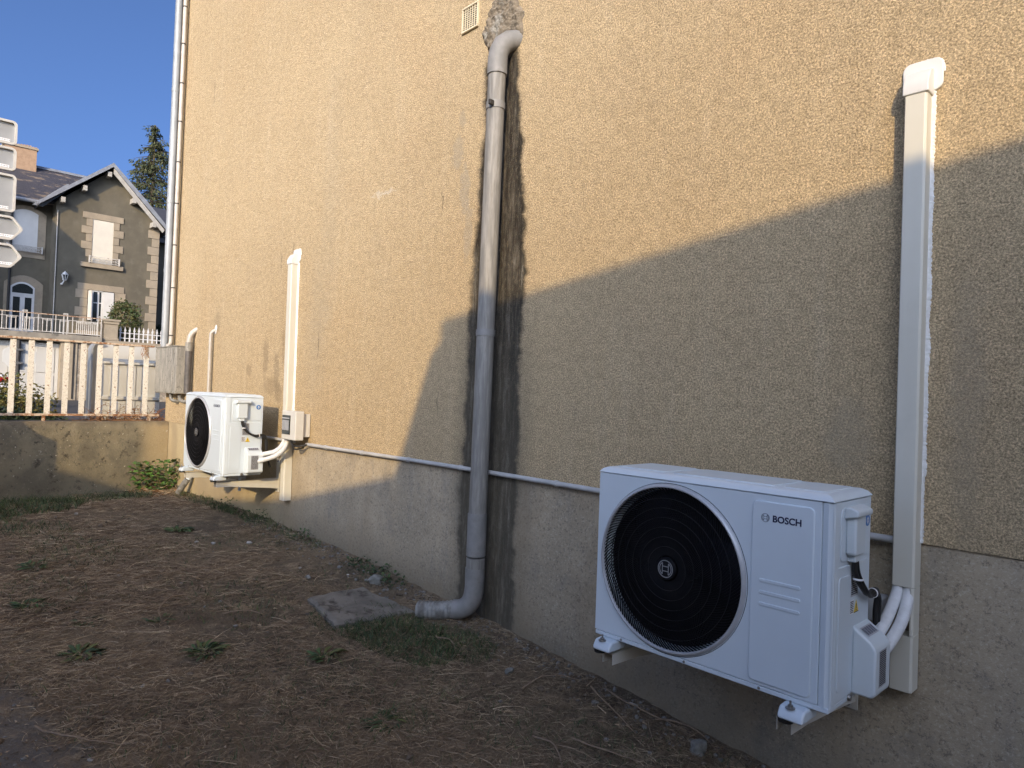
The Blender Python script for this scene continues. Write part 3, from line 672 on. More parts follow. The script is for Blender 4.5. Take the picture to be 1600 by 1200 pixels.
o = MB().tube(pts, [.0485]*2+[.0475]*13, 32).build('lower_elbow', 'downpipe2', None); at(DP, o)
n_ = 40; P0, P1 = E2+Vector((.02, .014, .004)), Vector((-2.81, -.242, .405))
pts = [P0.lerp(P1, i/n_)+Vector((0, 0, -.006*math.sin(PI*i/n_))) for i in range(n_+1)]
o = MB().tube(pts, .0440, 28, wave=lambda i: 1.04 if (i//2) % 2 else .95).build('corrugated_hose', 'corrug', None); at(DP, o)

# air vent high on the wall
VT = empty('air_vent', (-2.857, 0, 3.45), 'small square cream louvred vent high on the sunlit wall', 'vent')
mb = MB(); x0, x1, z0, z1 = -2.925, -2.790, 3.448, 3.586
for a, b, c, d in ((x0, x1, z0, z0+.010), (x0, x1, z1-.010, z1), (x0, x0+.010, z0+.0105, z1-.0105), (x1-.010, x1, z0+.0105, z1-.0105)): mb.box(a, b, -.014, -.0005, c, d)
o = mb.build('frame', 'grate', None, .002); at(VT, o)
mb = MB()
for k in range(1, 6): xx_ = x0+.010+(x1-x0-.020)*k/6; mb.box(xx_-.0022, xx_+.0022, -.0110, -.0075, z0+.011, z1-.011)
for k in range(1, 10): zz = z0+.010+(z1-z0-.020)*k/10; mb.box(x0+.0105, x1-.0105, -.0100, -.0075, zz-.0016, zz+.0016)
o = mb.build('grating', 'grate', None, smooth=False); at(VT, o)
o = MB().box(x0+.006, x1-.006, -.0032, -.0006, z0+.006, z1-.006).build('dark_backing', 'vent_shade', None, smooth=False); at(VT, o)  # near-black plate standing in for the shade behind the grating

# ------------------------------------------------------------------ pipes at the far corner
def collars(par, x, y, zs, r, mat, h=.008):
    for z in zs: o = MB().lathe([(r-.003, -h), (r, -h), (r, h), (r-.003, h)], (x, y, z), 20, axis='z', closed=True).build('collar', mat, None); at(par, o)
GP = empty('zinc_downpipe', (-7.42, -.090, 1.85), 'thick zinc grey downpipe at the far corner of the house', 'drainpipe')
o = MB().tube([(-7.42, -.090, 1.855), (-7.42, -.090, 8.4)], .0350, 24).build('pipe', 'zinc', None); at(GP, o)
collars(GP, -7.42, -.090, (2.62, 3.32, 4.45, 6.0),   .0380, 'zinc', .018)
CP = empty('cream_pipe', (-7.21, -.045, 1.85), 'thinner cream pipe strapped right beside the zinc downpipe', 'pipe')
pts = [(-7.37, -.048, 8.2), (-7.37, -.048, 1.93)] + arc((-7.37, -.048, 1.92), (-7.37, -.048, 1.87), (-7.355, -.085, 1.865), 5)
o = MB().tube(pts, .0185, 16).build('pipe', 'cream_pipe', None); at(CP, o)
collars(CP, -7.37, -.048, (1.97, 2.45, 2.88, 3.30, 3.72, 4.13, 4.52, 4.92, 5.3), .0205, 'strap', .006)
BX = empty('meter_box', (-7.3, -.1, 1.39), 'weathered grey box fixed at the corner above the low wall', 'box')
o = MB().box(-7.60, -6.982, -.112, -.006, 1.392, 1.845).build('housing', 'box', None, .006, 2); at(BX, o)
o = MB().box(-7.585, -7.06, -.118, -.1125, 1.405, 1.832).build('door', 'box', None, .003, 2); at(BX, o)
o = MB().box(-7.605, -6.976, -.120, -.004, 1.8455, 1.856).build('top_lid', 'box', None, .002, 1); at(BX, o)
SL = empty('sleeved_pipe', (-6.84, -.05, 1.40), 'cream pipe bending into the wall above a dark sleeve next to the grey box', 'pipe')
pts = [(-6.83, -.052, 1.78)] + [(-6.83, -.052, 1.86)] + arc((-6.83, -.052, 1.90), (-6.825, -.048, 1.99), (-6.785, .03, 2.02), 10)
o = MB().tube(pts, .0235, 14).build('bend', 'cream_pipe', None); at(SL, o)
o = MB().tube([(-6.83, -.052, 1.80), (-6.83, -.052, 1.885)], .032, 14).build('socket', 'dark_sleeve', None); at(SL, o); o.data.materials[0] = M['box']
o = MB().tube([(-6.83, -.052, 1.40), (-6.83, -.052, 1.80)], .0295, 14).build('sleeve', 'dark_sleeve', None); at(SL, o)
TP = empty('thin_pipe', (-6.33, -.03, 1.35), 'thin cream upright pipe with a white dab of filler, behind the distant outdoor unit', 'pipe')
o = MB().tube([(-6.335, -.035, 1.10), (-6.335, -.035, 1.93)] + arc((-6.335, -.035, 1.94), (-6.335, -.032, 1.975), (-6.325, .01, 1.985), 5), .0135, 12).build('pipe', 'cream_pipe', None); at(TP, o)
b = MB(); bmesh.ops.create_icosphere(b.bm, subdivisions=3, radius=.03)
for v in b.bm.verts: v.co = Vector((v.co.x*.75, v.co.y*.25, v.co.z*1.3))*(1+.35*noise.noise(v.co*60)); v.co += Vector((-6.30, -.004, 1.99))
o = b.build('filler_dab', 'sealant', None); at(TP, o)
WP = empty('waste_pipe', (-6.95, -.07, .5), 'short worn grey waste pipe at the wall foot below the distant unit', 'pipe')
o = MB().tube(bez([(-6.72, -.05, .60), (-6.75, -.08, .54), (-6.80, -.10, .47)], 6), .028, 14).build('pipe', 'corrug', None); at(WP, o)
o = MB().tube([(-6.70, -.03, .65), (-6.715, -.045, .605)], .024, 12).build('pipe_mouth', 'white_plastic', None); at(WP, o)
for k, (x, y) in enumerate(((-7.22, -.07), (-7.03, -.05))):
    tag(MB().tube(bez([(x, y, 1.395), (x+.002, y-.002, 1.35), (x+.02, y+.02, 1.32), (x+.03, y+.09, 1.315)], 6), .017, 10).build('pipe_elbow', 'corrug'), ('grey pipe elbow under the left half of the grey corner box', 'grey pipe elbow under the right edge of the grey corner box')[k], 'pipe', 'elbows under the corner box')
# dark gap under the meter box: back of the wall end
#@@PART2
# ------------------------------------------------------------------ buildings behind the camera that throw the shade
NH = Vector((.80, -1.0, 0)).normalized(); TH = Vector((1.0, .80, 0)).normalized(); ROT = math.atan2(TH.y, TH.x)   # their fronts face the low sun squarely
def back(p, dist):
    """carry a shadow point back along the sun to the vertical plane at NH.p = dist; returns (sideways, height)"""
    p = Vector(p); t = (dist-p.dot(NH))/math.hypot(.80, 1.0); q_ = p+Vector((.80, -1.0, .45))*t; return (q_.dot(TH), q_.z)
def casting(name, dist, label, cat, parts):
    """a building laid out square to the sun: parts are (name, material, [(side, z)...], near, far)"""
    E_ = empty(name, tuple(NH*dist), label, cat, rz=ROT)
    for nm, mt, pts, n0, n1 in parts:
        o = MB().prism(pts, -n0, -n1, 'y').build(nm, mt, None, smooth=False); o.parent = E_
    return E_
M['nrender'] = pm('neighbour_render', (.42, .38, .31), (.36, .33, .27), 2, .95, bs=100, bd=.004)
d0 = 6.2
top = [back((x, 0, z), d0) for x, z in ((4.6, 2.98), (-.41, 2.267), (-3.02, 1.893), (-3.10, 1.84), (-3.37, 1.10), (-3.42, 1.00))]
roofp = top[:3]+[(p[0], p[1]-.12) for p in top[2::-1]]
W2 = [(top[0][0]-.05, -.3)] + [(p[0], p[1]-.1201) for p in top[:3]] + [(top[3][0], top[3][1]-.125), top[4], top[5], (top[5][0], -.3)]
NB = casting('neighbour_house', d0, 'grey neighbouring house with sloping roofline behind the camera', 'house', [('walls', 'nrender', W2, 0, 8), ('roof', 'slate', roofp, -.002, 8.2)] + [('window', 'glass_dark', [(x, 1.2), (x+1, 1.2), (x+1, 2.6), (x, 2.6)], -.02, -.0005) for x in (top[2][0]+1, top[2][0]+3.6)])
ann = [back(p, d0) for p in ((-3.42, 0, 1.0), (-4.576, 0, .724), (-4.98, 0, .646), (-7.48, -.406, .45), (-7.48, -.737, .59), (-7.48, -1.074, .70), (-7.48, -2.2, .95), (-7.48, -4, 1.0))]
OB = casting('outbuilding', d0, 'long low outbuilding joined to the neighbouring house', 'building', [('walls', 'nrender', [(ann[0][0]-.003, -.3), (ann[0][0]-.003, ann[0][1])]+ann[1:]+[(ann[-1][0], -.3)], .01, 4), ('door', 'downpipe', [(ann[2][0], -.2), (ann[2][0]-2, -.2), (ann[2][0]-2, 2.1), (ann[2][0], 2.1)], -.03, .0095)])
ds = Vector((-7.48, -1.1, 0)).dot(NH)+2.6
pr = [back((-7.48, y, z), ds) for y, z in ((-1.235, 1.10), (-1.105, .989), (-.958, .916), (-.956, .851), (-1.060, .842), (-1.078, .802))]
xe = pr[-1][0]
M['shedwood'] = pm('shed_boards', (.20, .13, .08), (.14, .09, .06), 6, .85, stretch=(6, 6, .5), bs=60, bd=.002)
SH = casting('garden_shed', ds, 'small wooden garden shed with an overhanging roof edge', 'shed', [('walls', 'shedwood', [(xe, -.2), (xe, pr[-1][1]-.003), (xe-1.1, pr[-1][1]-.003), (xe-1.1, -.2)], .005, 1.6), ('roof', 'slate', [pr[2], pr[3], (pr[4][0], pr[4][1]), (xe-1.25, pr[4][1]), (xe-1.25, pr[4][1]+.06), (pr[0][0]-.10, pr[0][1]+.10), pr[0], pr[1]], 0, 1.7)])
dd_ = Vector((-32, 3, 0)).dot(NH)+7.5
pd = [back((-32, y, z), dd_) for y, z in ((-2.5, 6.6), (1.3, 9.0), (2.92, 7.72), (4.24, 6.66), (4.25, 6.43), (3.60, 6.30), (3.61, 5.03), (4.3, 4.5))]
OH = casting('opposite_house', dd_, 'tall gabled house across the street corner', 'house', [('walls', 'nrender', [(pd[5][0], .6), (pd[5][0], pd[5][1]-.003), (pd[0][0], pd[0][1]-.6), (pd[0][0], .6)], .02, 7), ('roof', 'slate', [pd[3], pd[4], pd[5], (pd[0][0], pd[0][1]-.59), pd[0], pd[1], pd[2]], 0, 7.2)])

# ------------------------------------------------------------------ the house across the street
M['fac'] = pm('grey_brown_render', (.15, .132, .095), (.112, .10, .073), .9, .95, c3=(.16, .145, .11), s3=3, t3=(.5, .8), bs=60, bd=.004)
n = NT('cut_stone'); c = n.mix(n.rng(n.noise(2.2, 5, .7), .35, .65), (.36, .30, .215), (.29, .245, .18)); c = n.mix(n.rng(n.noise(11, 5, .7), .58, .7), c, (.24, .21, .165)); M['cut'] = n.end(c, .9, n.bump(n.noise(30, 4), .4, .01))
n = NT('slate_lichen'); S = n.sep(); a = n.noise(2.2, 6, .75, stretch=(1, .5, 2.2)); c = n.mix(n.rng(n.noise(12, 4, .6, stretch=(1, 1, 5)), .4, .6), (.045, .045, .055), (.065, .062, .072))
c = n.mix(n.math('MULTIPLY', n.rng(a, .53, .60), .75), c, (.26, .20, .14)); M['lichen'] = n.end(c, .7, n.bump(n.noise(14, 2, .5, stretch=(1, .6, 6)), .5, .02))
M['zincflash'] = pm('zinc_flashing', (.30, .32, .34), (.24, .25, .27), 4, .5, .2)
M['barge'] = pm('barge_board', (.44, .42, .37), (.37, .35, .31), 6, .7)
M['shutter'] = pm('white_shutter', (.66, .65, .61), (.62, .61, .57), 3, .5)
M['shutter2'] = pm('cream_roller', (.70, .66, .55), (.66, .62, .52), 3, .5)
M['winwhite'] = pm('white_window', (.66, .66, .64), None, 3, .4)
M['garage'] = pm('white_garage', (.52, .51, .47), (.49, .48, .44), 1.5, .55)
M['balwhite'] = pm('white_ironwork', (.62, .60, .55), (.52, .49, .44), 20, .5, c3=(.22, .12, .07), s3=14, t3=(.60, .68))
M['board'] = pm('grey_sheet_metal', (.56, .56, .53), (.51, .51, .48), 2, .5)
M['signback'] = pm('sign_back_grey', (.30, .31, .31), (.33, .34, .34), 6, .5, .3)
M['signrim'] = pm('sign_rim', (.62, .60, .54), (.54, .52, .47), 10, .4, .3)
M['dirtywall'] = pm('terrace_concrete', (.30, .27, .215), (.22, .20, .165), 2.5, .95, c3=(.12, .11, .09), s3=4, t3=(.55, .7))
M['rubble'] = pm('rubble_stone', (.34, .28, .20), (.22, .185, .14), 4, .95, c3=(.42, .37, .29), s3=9, t3=(.55, .6), bs=8, bd=.03)
M['ochre'] = pm('ochre_brick', (.40, .27, .17), (.33, .22, .14), 10, .9)
FH = empty('stone_trimmed_house', (-34, 4, .75), 'grey brown rendered house with pale stone window surrounds and a front gable across the street', 'house')
def f(mb, name, mat, par=None, **k):
    o = mb.build(name, mat, None, **k); at(FH, o)
    if par is not None:
        o.parent = par; o.matrix_parent_inverse = par.matrix_basis.inverted() @ Matrix.Translation((0, 0, 0)) if par.parent is None else Matrix.Identity(4)
        o.matrix_parent_inverse = Matrix.Identity(4)
    return o
f(MB().prism([(3.15, 2.9), (6.91, 2.9), (6.91, 8.2), (4.96, 10.08), (3.15, 8.45)], -38, -32, 'x'), 'gable_wall', 'fac', smooth=False)
f(MB().box(-38, -32.8, -7, 3.149, .7, 8.45), 'wing_wall', 'fac', smooth=False)
f(MB().box(-38, -32.1, -7, 8, .7, 2.9), 'base_wall', 'fac', smooth=False)
# roofs
mb = MB()
A = [(-32.35, 8.38), (-35.2, 10.42), (-38.5, 8.2)]
mb.prism([(a, b) for a, b in A], -7.3, 5.4, 'y'); mr = f(mb, 'main_roof', 'lichen', smooth=False)
mb = MB(); t = .09
mb.prism([(2.55, 8.15), (2.55, 8.15+t), (4.96, 10.20+t), (4.96, 10.20)], -38, -31.55, 'x'); mb.prism([(4.96, 10.2001), (4.96, 10.2+t), (6.2, 9.02), (7.2, 7.86+t), (7.2, 7.86), (6.16, 8.93)], -38, -31.55, 'x')
f(mb, 'gable_roof', 'slate', smooth=False)
f(MB().prism([(2.50, 8.12), (2.50, 8.27), (4.96, 10.33), (4.96, 10.16)], -31.55, -31.50, 'x').prism([(4.96, 10.161), (4.96, 10.33), (6.24, 9.06), (7.24, 7.98), (7.24, 7.80), (6.18, 8.88)], -31.55, -31.50, 'x'), 'verge_flashing', 'zincflash')
f(MB().prism([(4.99, 9.90), (4.99, 10.13), (6.15, 8.89), (7.0, 7.98), (6.92, 7.85), (6.05, 8.76)], -31.60, -31.56, 'x'), 'barge_board', 'barge')
f(MB().prism([(2.4, 8.2), (2.75, 8.2), (3.80, 9.25), (3.50, 9.25)], -32.33, -32.2, 'x'), 'valley_flashing', 'zincflash')
mb = MB().prism([(-35.32, 10.37), (-35.2, 10.50), (-35.08, 10.37)], -7.3, 5.3, 'y'); f(mb, 'ridge_cap', 'zincflash')
f(MB().tube([(-32.3, -7.3, 8.36), (-32.3, 2.9, 8.36)], .07, 10), 'gutter', 'zincflash')
for y, z in ((3.30, 8.50), (4.02, 9.12), (4.86, 9.88), (5.80, 9.0), (6.60, 8.16)):
    f(MB().box(-32.0, -31.58, y-.07, y+.07, z-.12, z+.08), 'rafter_end', 'barge')
ch = f(MB().box(-35.45, -34.75, 1.75, 2.85, 9.8, 11.0), 'chimney', 'ochre', smooth=False)
f(MB().box(-35.50, -34.70, 1.70, 2.90, 11.0, 11.08), 'chimney_cap', 'cut', ch)
mb = MB()
for k in range(11): mb.box(-34.9+random.uniform(-.1, .1), -34.75, 1.78+.1*k, 1.85+.1*k, 11.08, 11.08+random.uniform(.02, .09))
f(mb, 'chimney_crest', 'ochre', ch)
# quoins on the right corner: long and short stones
mb = MB(); z = 3.0; k = 0
while z < 8.15:
    h = .355; y0 = 6.49 if k % 2 else 6.64; mb.box(-32.02, -31.975, y0, 6.93, z, min(z+h-.012, 8.2)); mb.box(-32.5, -31.976, 6.9, 6.935, z, min(z+h-.012, 8.2)); z += h; k += 1
f(mb, 'quoins', 'cut', bevel=.008, segs=1)
def surround(X, y0, y1, z0, z1, lint, sill, n_, name, wide=(.26, .12)):
    mb = MB(); mb.box(X-.01, X+.035, y0-.36, y1+.36, z1, z1+.25)
    h = (z1-z0)/n_
    for s in (0, 1):
        for i in range(n_):
            w_ = wide[i % 2]
            a, b = (y0-w_-.10, y0) if s == 0 else (y1, y1+w_+.10)
            mb.box(X-.01, X+.033, a, b, z0+i*h+.006, z0+(i+1)*h-.006)
    f(mb, name, 'cut', bevel=.006, segs=1)
    sl_ = f(MB().box(X-.01, X+.12, y0-.38, y1+.40, z0-.42, z0-.24), 'window_sill', 'cut', bevel=.01, segs=1)
surround(-32, 4.42, 5.17, 6.45, 8.0, None, None, 5, 'window_surround', (.12, .28))
w1 = f(MB().box(-32.02, -31.995, 4.42, 5.17, 6.2, 8.0), 'window', 'shutter2', smooth=False)
w1['label'] = 'upper window closed by a pale roller shutter'
mb = MB()
for k in range(18): mb.box(-31.994, -31.990, 4.46, 5.13, 6.25+.095*k, 6.25+.095*k+.082)
f(mb, 'roller_slats', 'shutter2', w1, smooth=False)
surround(-32, 4.34, 5.30, 3.7, 5.12, None, None, 4, 'window_surround', (.16, .32))
w2 = f(MB().box(-32.02, -31.998, 4.34, 5.30, 3.9, 5.12), 'window', 'glass_dark', smooth=False)
mb = MB()
for a, b in ((4.50, 4.55), (4.70, 4.76), (4.84, 4.90)): mb.box(-31.997, -31.97, a, b, 3.9, 5.10)
mb.box(-31.997, -31.97, 4.551, 4.699, 4.60, 4.64); mb.box(-31.997, -31.97, 4.761, 4.839, 4.60, 4.64); mb.box(-31.997, -31.97, 4.50, 4.90, 5.07, 5.11)
f(mb, 'sash', 'winwhite', w2)
f(MB().box(-31.96, -31.93, 4.90, 5.28, 3.9, 5.09), 'shutter', 'shutter', w2, bevel=.005)
f(MB().prism([(-31.96, 4.36), (-31.75, 4.42), (-31.75, 4.46), (-31.96, 4.40)], 3.9, 5.09, 'z'), 'shutter', 'shutter', w2)
def ironwork(X, y0, y1, z0, z1, name, par=None):
    mb = MB(); mb.box(X-.015, X+.015, y0, y1, z1-.02, z1); mb.box(X-.015, X+.015, y0, y1, z0, z0+.02)
    n1 = int((y1-y0)/.13)
    for k in range(n1):
        y = y0+(k+.5)*(y1-y0)/n1; mb.lathe([(.035, X-.008), (.050, X-.008), (.050, X+.008), (.035, X+.008)], (0, y, (z0+z1)/2), 10, axis='x', closed=True)
        mb.box(X-.01, X+.01, y+.06, y+.072, z0+.02, z1-.02)
    for y in (y0, y1-.05): mb.box(X-.03, X+.03, y, y+.05, z0-.03, z1+.02)
    return f(mb, name, 'balwhite')
ironwork(-31.85, 4.30, 5.42, 6.24, 6.48, 'window_guard')
# wing window with segmental head
def arch(y0, y1, z0, zs, rise, n_=10): return [(y0, z0), (y1, z0)] + [(y1+(y0-y1)*k/n_, zs+rise*(1-(2*k/n_-1)**2)) for k in range(n_+1)]
mb = MB(); mb.prism(arch(1.62, 2.97, 6.2, 7.95, .28), -32.81, -32.77, 'x'); f(mb, 'window_surround', 'cut', smooth=False)
w3 = f(MB().prism(arch(1.88, 2.70, 6.42, 7.93, .14), -32.78, -32.765, 'x'), 'window', 'shutter', smooth=False); w3['label'] = 'arched upper window with closed white roller shutter'
ironwork(-32.68, 1.7, 2.88, 6.42, 6.64, 'window_guard')
mb = MB(); mb.prism(arch(1.70, 2.96, 2.9, 5.18, .30), -32.81, -32.77, 'x'); f(mb, 'door_surround', 'cut', smooth=False)
d3 = f(MB().prism(arch(1.90, 2.69, 2.9, 5.02, .20), -32.78, -32.762, 'x'), 'door', 'winwhite', smooth=False)
f(MB().prism(arch(1.96, 2.63, 4.78, 4.98, .17), -32.763, -32.755, 'x'), 'fanlight', 'glass_dark', d3, smooth=False)
for a, b in ((2.0, 2.22), (2.38, 2.60)): f(MB().box(-32.763, -32.755, a, b, 3.4, 4.62), 'door_pane', 'glass_dark', d3, smooth=False)
mb = MB().box(-32.763, -32.752, 1.90, 2.69, 4.68, 4.74).box(-32.763, -32.752, 2.28, 2.32, 2.95, 4.67); f(mb, 'door_rail', 'winwhite', d3)
mb = MB(); mb.prism(arch(.2, 1.55, 2.9, 5.0, .45), -32.81, -32.77, 'x'); f(mb, 'door_surround', 'cut', smooth=False)
f(MB().prism(arch(.45, 1.30, 2.9, 4.9, .35), -32.78, -32.765, 'x'), 'dark_doorway', 'glass_dark', smooth=False)
f(MB().tube([(-32.7, 1.84, 2.9), (-32.7, 1.84, 8.3)], .045, 8), 'drainpipe', 'strap'); f(MB().tube([(-31.95, 3.2, 2.9), (-31.95, 3.2, 8.1)], .018, 8), 'drainpipe', 'cream_pipe')
# wall lantern
LN = empty('wall_lantern', (-31.9, 3.47, 5.2), 'small white wall lantern on the house across the street', 'lantern')
def g_(mb, nm, mat, par=LN, **k): o = mb.build(nm, mat, None, **k); at(par, o); return o
g_(MB().tube(bez([(-32, 3.42, 5.24), (-31.86, 3.42, 5.20), (-31.80, 3.46, 5.30), (-31.78, 3.50, 5.38)], 6), .025, 8), 'arm', 'winwhite')
mb = MB()
for k in range(6):
    a = PI/3*k; mb.tube([(-31.78+.06*math.cos(a), 3.50+.06*math.sin(a), 5.38), (-31.78+.11*math.cos(a), 3.50+.11*math.sin(a), 5.58)], .012, 5)
g_(mb, 'lantern_frame', 'winwhite'); g_(MB().lathe([(.13, 5.58), (.08, 5.64), (.02, 5.70), (.0001, 5.74)], (-31.78, 3.50, 0), 6, axis='z'), 'lantern_roof', 'winwhite'); g_(MB().lathe([(.05, 5.38), (.095, 5.575)], (-31.78, 3.50, 0), 6, axis='z'), 'lantern_glass', 'glass_dark'); g_(MB().lathe([(.0001, 5.34), (.065, 5.36), (.065, 5.38)], (-31.78, 3.50, 0), 6, axis='z'), 'lantern_base', 'winwhite')

# terrace in front of it
TE = empty('terrace', (-30, 1, .75), 'raised concrete terrace with white garage doors below it', 'terrace')
def te(mb, nm, mat, **k): o = mb.build(nm, mat, None, **k); at(TE, o); return o
te(MB().box(-32.09, -27.92, -7, 4.02, 2.76, 3.03), 'slab', 'dirtywall', bevel=.02)
te(MB().box(-32.09, -28.5, -7, 2.2, .7, 2.759), 'back_wall', 'dirtywall', smooth=False)
te(MB().box(-28.7, -28.0, 2.79, 3.28, .7, 2.759), 'pier', 'cut', smooth=False)
te(MB().box(-28.7, -28.04, 3.28, 7.5, .7, 2.74), 'rubble_wall', 'rubble', smooth=False)
te(MB().box(-28.7, -28.03, 4.02, 7.5, 2.741, 2.93), 'coping', 'cut')
gd = te(MB().box(-28.4, -28.35, -3.0, 1.35, .74, 2.70), 'garage_door', 'garage', smooth=False)
gd = te(MB().box(-28.4, -28.30, 1.36, 2.785, .74, 2.70), 'garage_door', 'garage', smooth=False)
for (a, b, c, d) in ((1.46, 2.0, .9, 1.6), (1.46, 2.0, 1.68, 2.55), (2.12, 2.66, .9, 1.6), (2.12, 2.66, 1.68, 2.55)):
    p_ = te(MB().prism(rrect(a, b, c, d, .01, 1), -28.299, -28.275, 'x'), 'door_panel', 'garage', bevel=.012)
te(MB().box(-28.0, -27.97, 3.15, 3.19, .8, 2.75), 'drainpipe', 'strap')
RL = empty('terrace_railing', (-28, 1, 3.03), 'white ironwork railing with square scroll tops along the terrace', 'railing')
def rl_(mb, nm, mat='balwhite', **k): o = mb.build(nm, mat, None, **k); at(RL, o); return o
X = -28.0
rl_(MB().box(X-.02, X+.02, -6, 3.98, 3.66, 3.69), 'top_rail', 'rail'); rl_(MB().box(X-.02, X+.02, -6, 3.98, 3.07, 3.095), 'bottom_rail'); rl_(MB().box(X-.01, X+.01, -6, 3.98, 3.52, 3.535), 'middle_rail')
for y in (.55, 1.75, 2.92, 3.96):
    mb = MB().box(X-.02, X+.02, y-.10, y-.075, 3.03, 3.76).box(X-.02, X+.02, y+.01, y+.035, 3.03, 3.76); mb.box(X-.015, X+.015, y-.0749, y+.0099, 3.735, 3.76); mb.lathe([(.02, X-.01), (.034, X-.01), (.034, X+.01), (.02, X+.01)], (0, y-.032, 3.69), 10, axis='x', closed=True)
    rl_(mb, 'railing_post')
mb = MB(); y = -5.9; k = 0
while y < 3.9:
    dense = y > 3.1; mb.box(X-.009, X+.009, y-.011, y+.011, 3.095, 3.52 if k % 4 else 3.66)
    if k % 4 in (1, 2):
        for dy in (.03, .085): mb.lathe([(.014, X-.006), (.024, X-.006), (.024, X+.006), (.014, X+.006)], (0, y+dy, 3.488), 8, axis='x', closed=True)
    y += .062 if dense else .125; k += 1
o = rl_(mb, 'balusters'); 
PL = empty('gate_pillar', (-28.3, 4.3, 2.9), 'square stone pillar with moulded cap at the terrace end', 'pillar')
for nm, a in (('shaft', (-28.55, -28.05, 4.08, 4.54, 2.93, 3.52)), ('cap', (-28.62, -27.98, 4.01, 4.61, 3.62, 3.70)), ('cap_moulding', (-28.58, -28.02, 4.05, 4.57, 3.521, 3.619)), ('foot', (-28.58, -28.02, 4.05, 4.57, 2.931, 3.02))):
    o = MB().box(*a).build(nm, 'cut', None, .015, 2); at(PL, o)
PF = empty('picket_fence', (-28.2, 5.4, 2.93), 'white metal picket fence with spear tops right of the stone pillar', 'fence')
mb = MB(); y = 4.66
for z in (3.05, 3.24): o = MB().box(-28.26, -28.24, 4.62, 7.2, z, z+.03).build('fence_rail', 'winwhite', None); at(PF, o)
while y < 7.1:
    pts = [(y-.022, 2.935), (y+.022, 2.935), (y+.022, 3.32), (y+.040, 3.34), (y, 3.50), (y-.040, 3.34), (y-.022, 3.32)]
    o = MB().prism(pts, -28.239, -28.225, 'x').build('picket', 'winwhite', None); at(PF, o); y += .155
# dark building glimpsed right of the gable
DB = empty('dark_building', (-38, 10, .75), 'dark shaded building glimpsed between the gable and the near wall', 'building')
for nm, a, m_ in (('walls', (-44, -36, 7.6, 14, .7, 8.2), 'fac'), ('roof_edge', (-44.4, -35.6, 7.3, 14.3, 8.2, 8.45), 'slate')):
    o = MB().box(*a).build(nm, m_, None, smooth=False); at(DB, o)
o = MB().prism([(-44.5, 8.45), (-35.5, 8.45), (-39, 10.6)], 7.3, 14.3, 'y').build('roof', 'slate', None, smooth=False); at(DB, o)
for z in (3.6, 6.2): o = MB().box(-36.0, -35.97, 8.4, 9.6, z, z+1.4).build('window', 'glass_dark', None); at(DB, o); o2 = MB().box(-35.969, -35.95, 8.35, 9.65, z+.65, z+.72).build('window_bar', 'winwhite', None); at(DB, o2)

# stop sign seen from behind, car, big board, direction signs
ST = empty('stop_sign', (-17, .06, .75), 'grey back of an octagonal road sign on a dark post beyond the railing', 'road sign')
cyy, czz = .075, 1.91
oc = [(cyy+.30*math.cos(PI/8+k*PI/4), czz+.29*math.sin(PI/8+k*PI/4)) for k in range(8)]
o = MB().prism(oc, -17.03, -17.01, 'x').build('sign_plate', 'board', None, .004); at(ST, o)
o = MB().tube([(-16.96, .045, .75), (-16.96, .045, 2.24)], .038, 12).build('post', 'strap', None); at(ST, o)
for z in (1.78, 2.05): o = MB().box(-17.009, -16.915, -.03, .12, z-.02, z+.02).build('clamp', 'bolt', None); at(ST, o)
CR = empty('parked_car', (-20.5, -.9, .75), 'white and dark red car mostly hidden behind the bush at the left', 'car')
def cr(mb, nm, mat, **k): o = mb.build(nm, mat, None, **k); at(CR, o); return o
M['carwhite'] = pm('car_paint', (.7, .7, .7), None, 3, .2); M['carred'] = pm('rear_lamp', (.30, .01, .02), None, 3, .2)
cr(MB().prism([(-3.9, .95), (.28, .95), (.34, 1.1), (.33, 1.40), (.16, 1.56), (-.5, 1.66), (-2.4, 1.66), (-3.0, 1.35), (-3.9, 1.25)], -21.4, -19.9, 'x'), 'body', 'carwhite', bevel=.06, segs=4)
cr(MB().box(-19.93, -19.88, -.35, .30, 1.36, 1.48), 'tail_lamp', 'carred', bevel=.01)
cr(MB().prism([(-2.3, 1.38), (-.6, 1.38), (-.7, 1.60), (-2.1, 1.60)], -19.915, -19.89, 'x'), 'side_window', 'glass_dark')
for y in (-3.2, -.5): cr(MB().lathe([(.0001, -19.86), (.30, -19.86), (.33, -19.88), (.33, -20.06)], (0, y, 1.08), 24, axis='x'), 'wheel', 'cable')
BD = empty('metal_board', (-7.9, -.3, 1.10), 'large pale grey sheet metal board with a rounded corner right behind the railing', 'board')
pts = [(-.62, 1.04), (.03, 1.04), (.03, 1.866)] + [(-.555+.065*math.cos(a), 1.801+.065*math.sin(a)) for a in np.linspace(PI/2, PI, 8)]
o = MB().prism(pts, -7.92, -7.90, 'x').build('sheet', 'board', None, .003); at(BD, o)
pts2 = [(-.635, 1.04)] + [(-.555+.080*math.cos(a), 1.801+.080*math.sin(a)) for a in np.linspace(PI, PI/2, 8)] + [(-.555, 1.866)] + [(-.555+.065*math.cos(a), 1.801+.065*math.sin(a)) for a in np.linspace(PI/2, PI, 8)] + [(-.62, 1.04)]
o = MB().prism(pts2, -7.99, -7.84, 'x').build('rim', 'zinc', None); at(BD, o)
for z in (1.665, 1.30): o = MB().box(-7.899, -7.875, -.52, .03, z, z+.038).build('stiffener', 'board', None, .006, 2); at(BD, o)
for y in (-.44, -.22): o = MB().box(-7.899, -7.892, y-.010, y+.010, 1.06, 1.66).build('seam', 'board', None, .003, 1); at(BD, o)
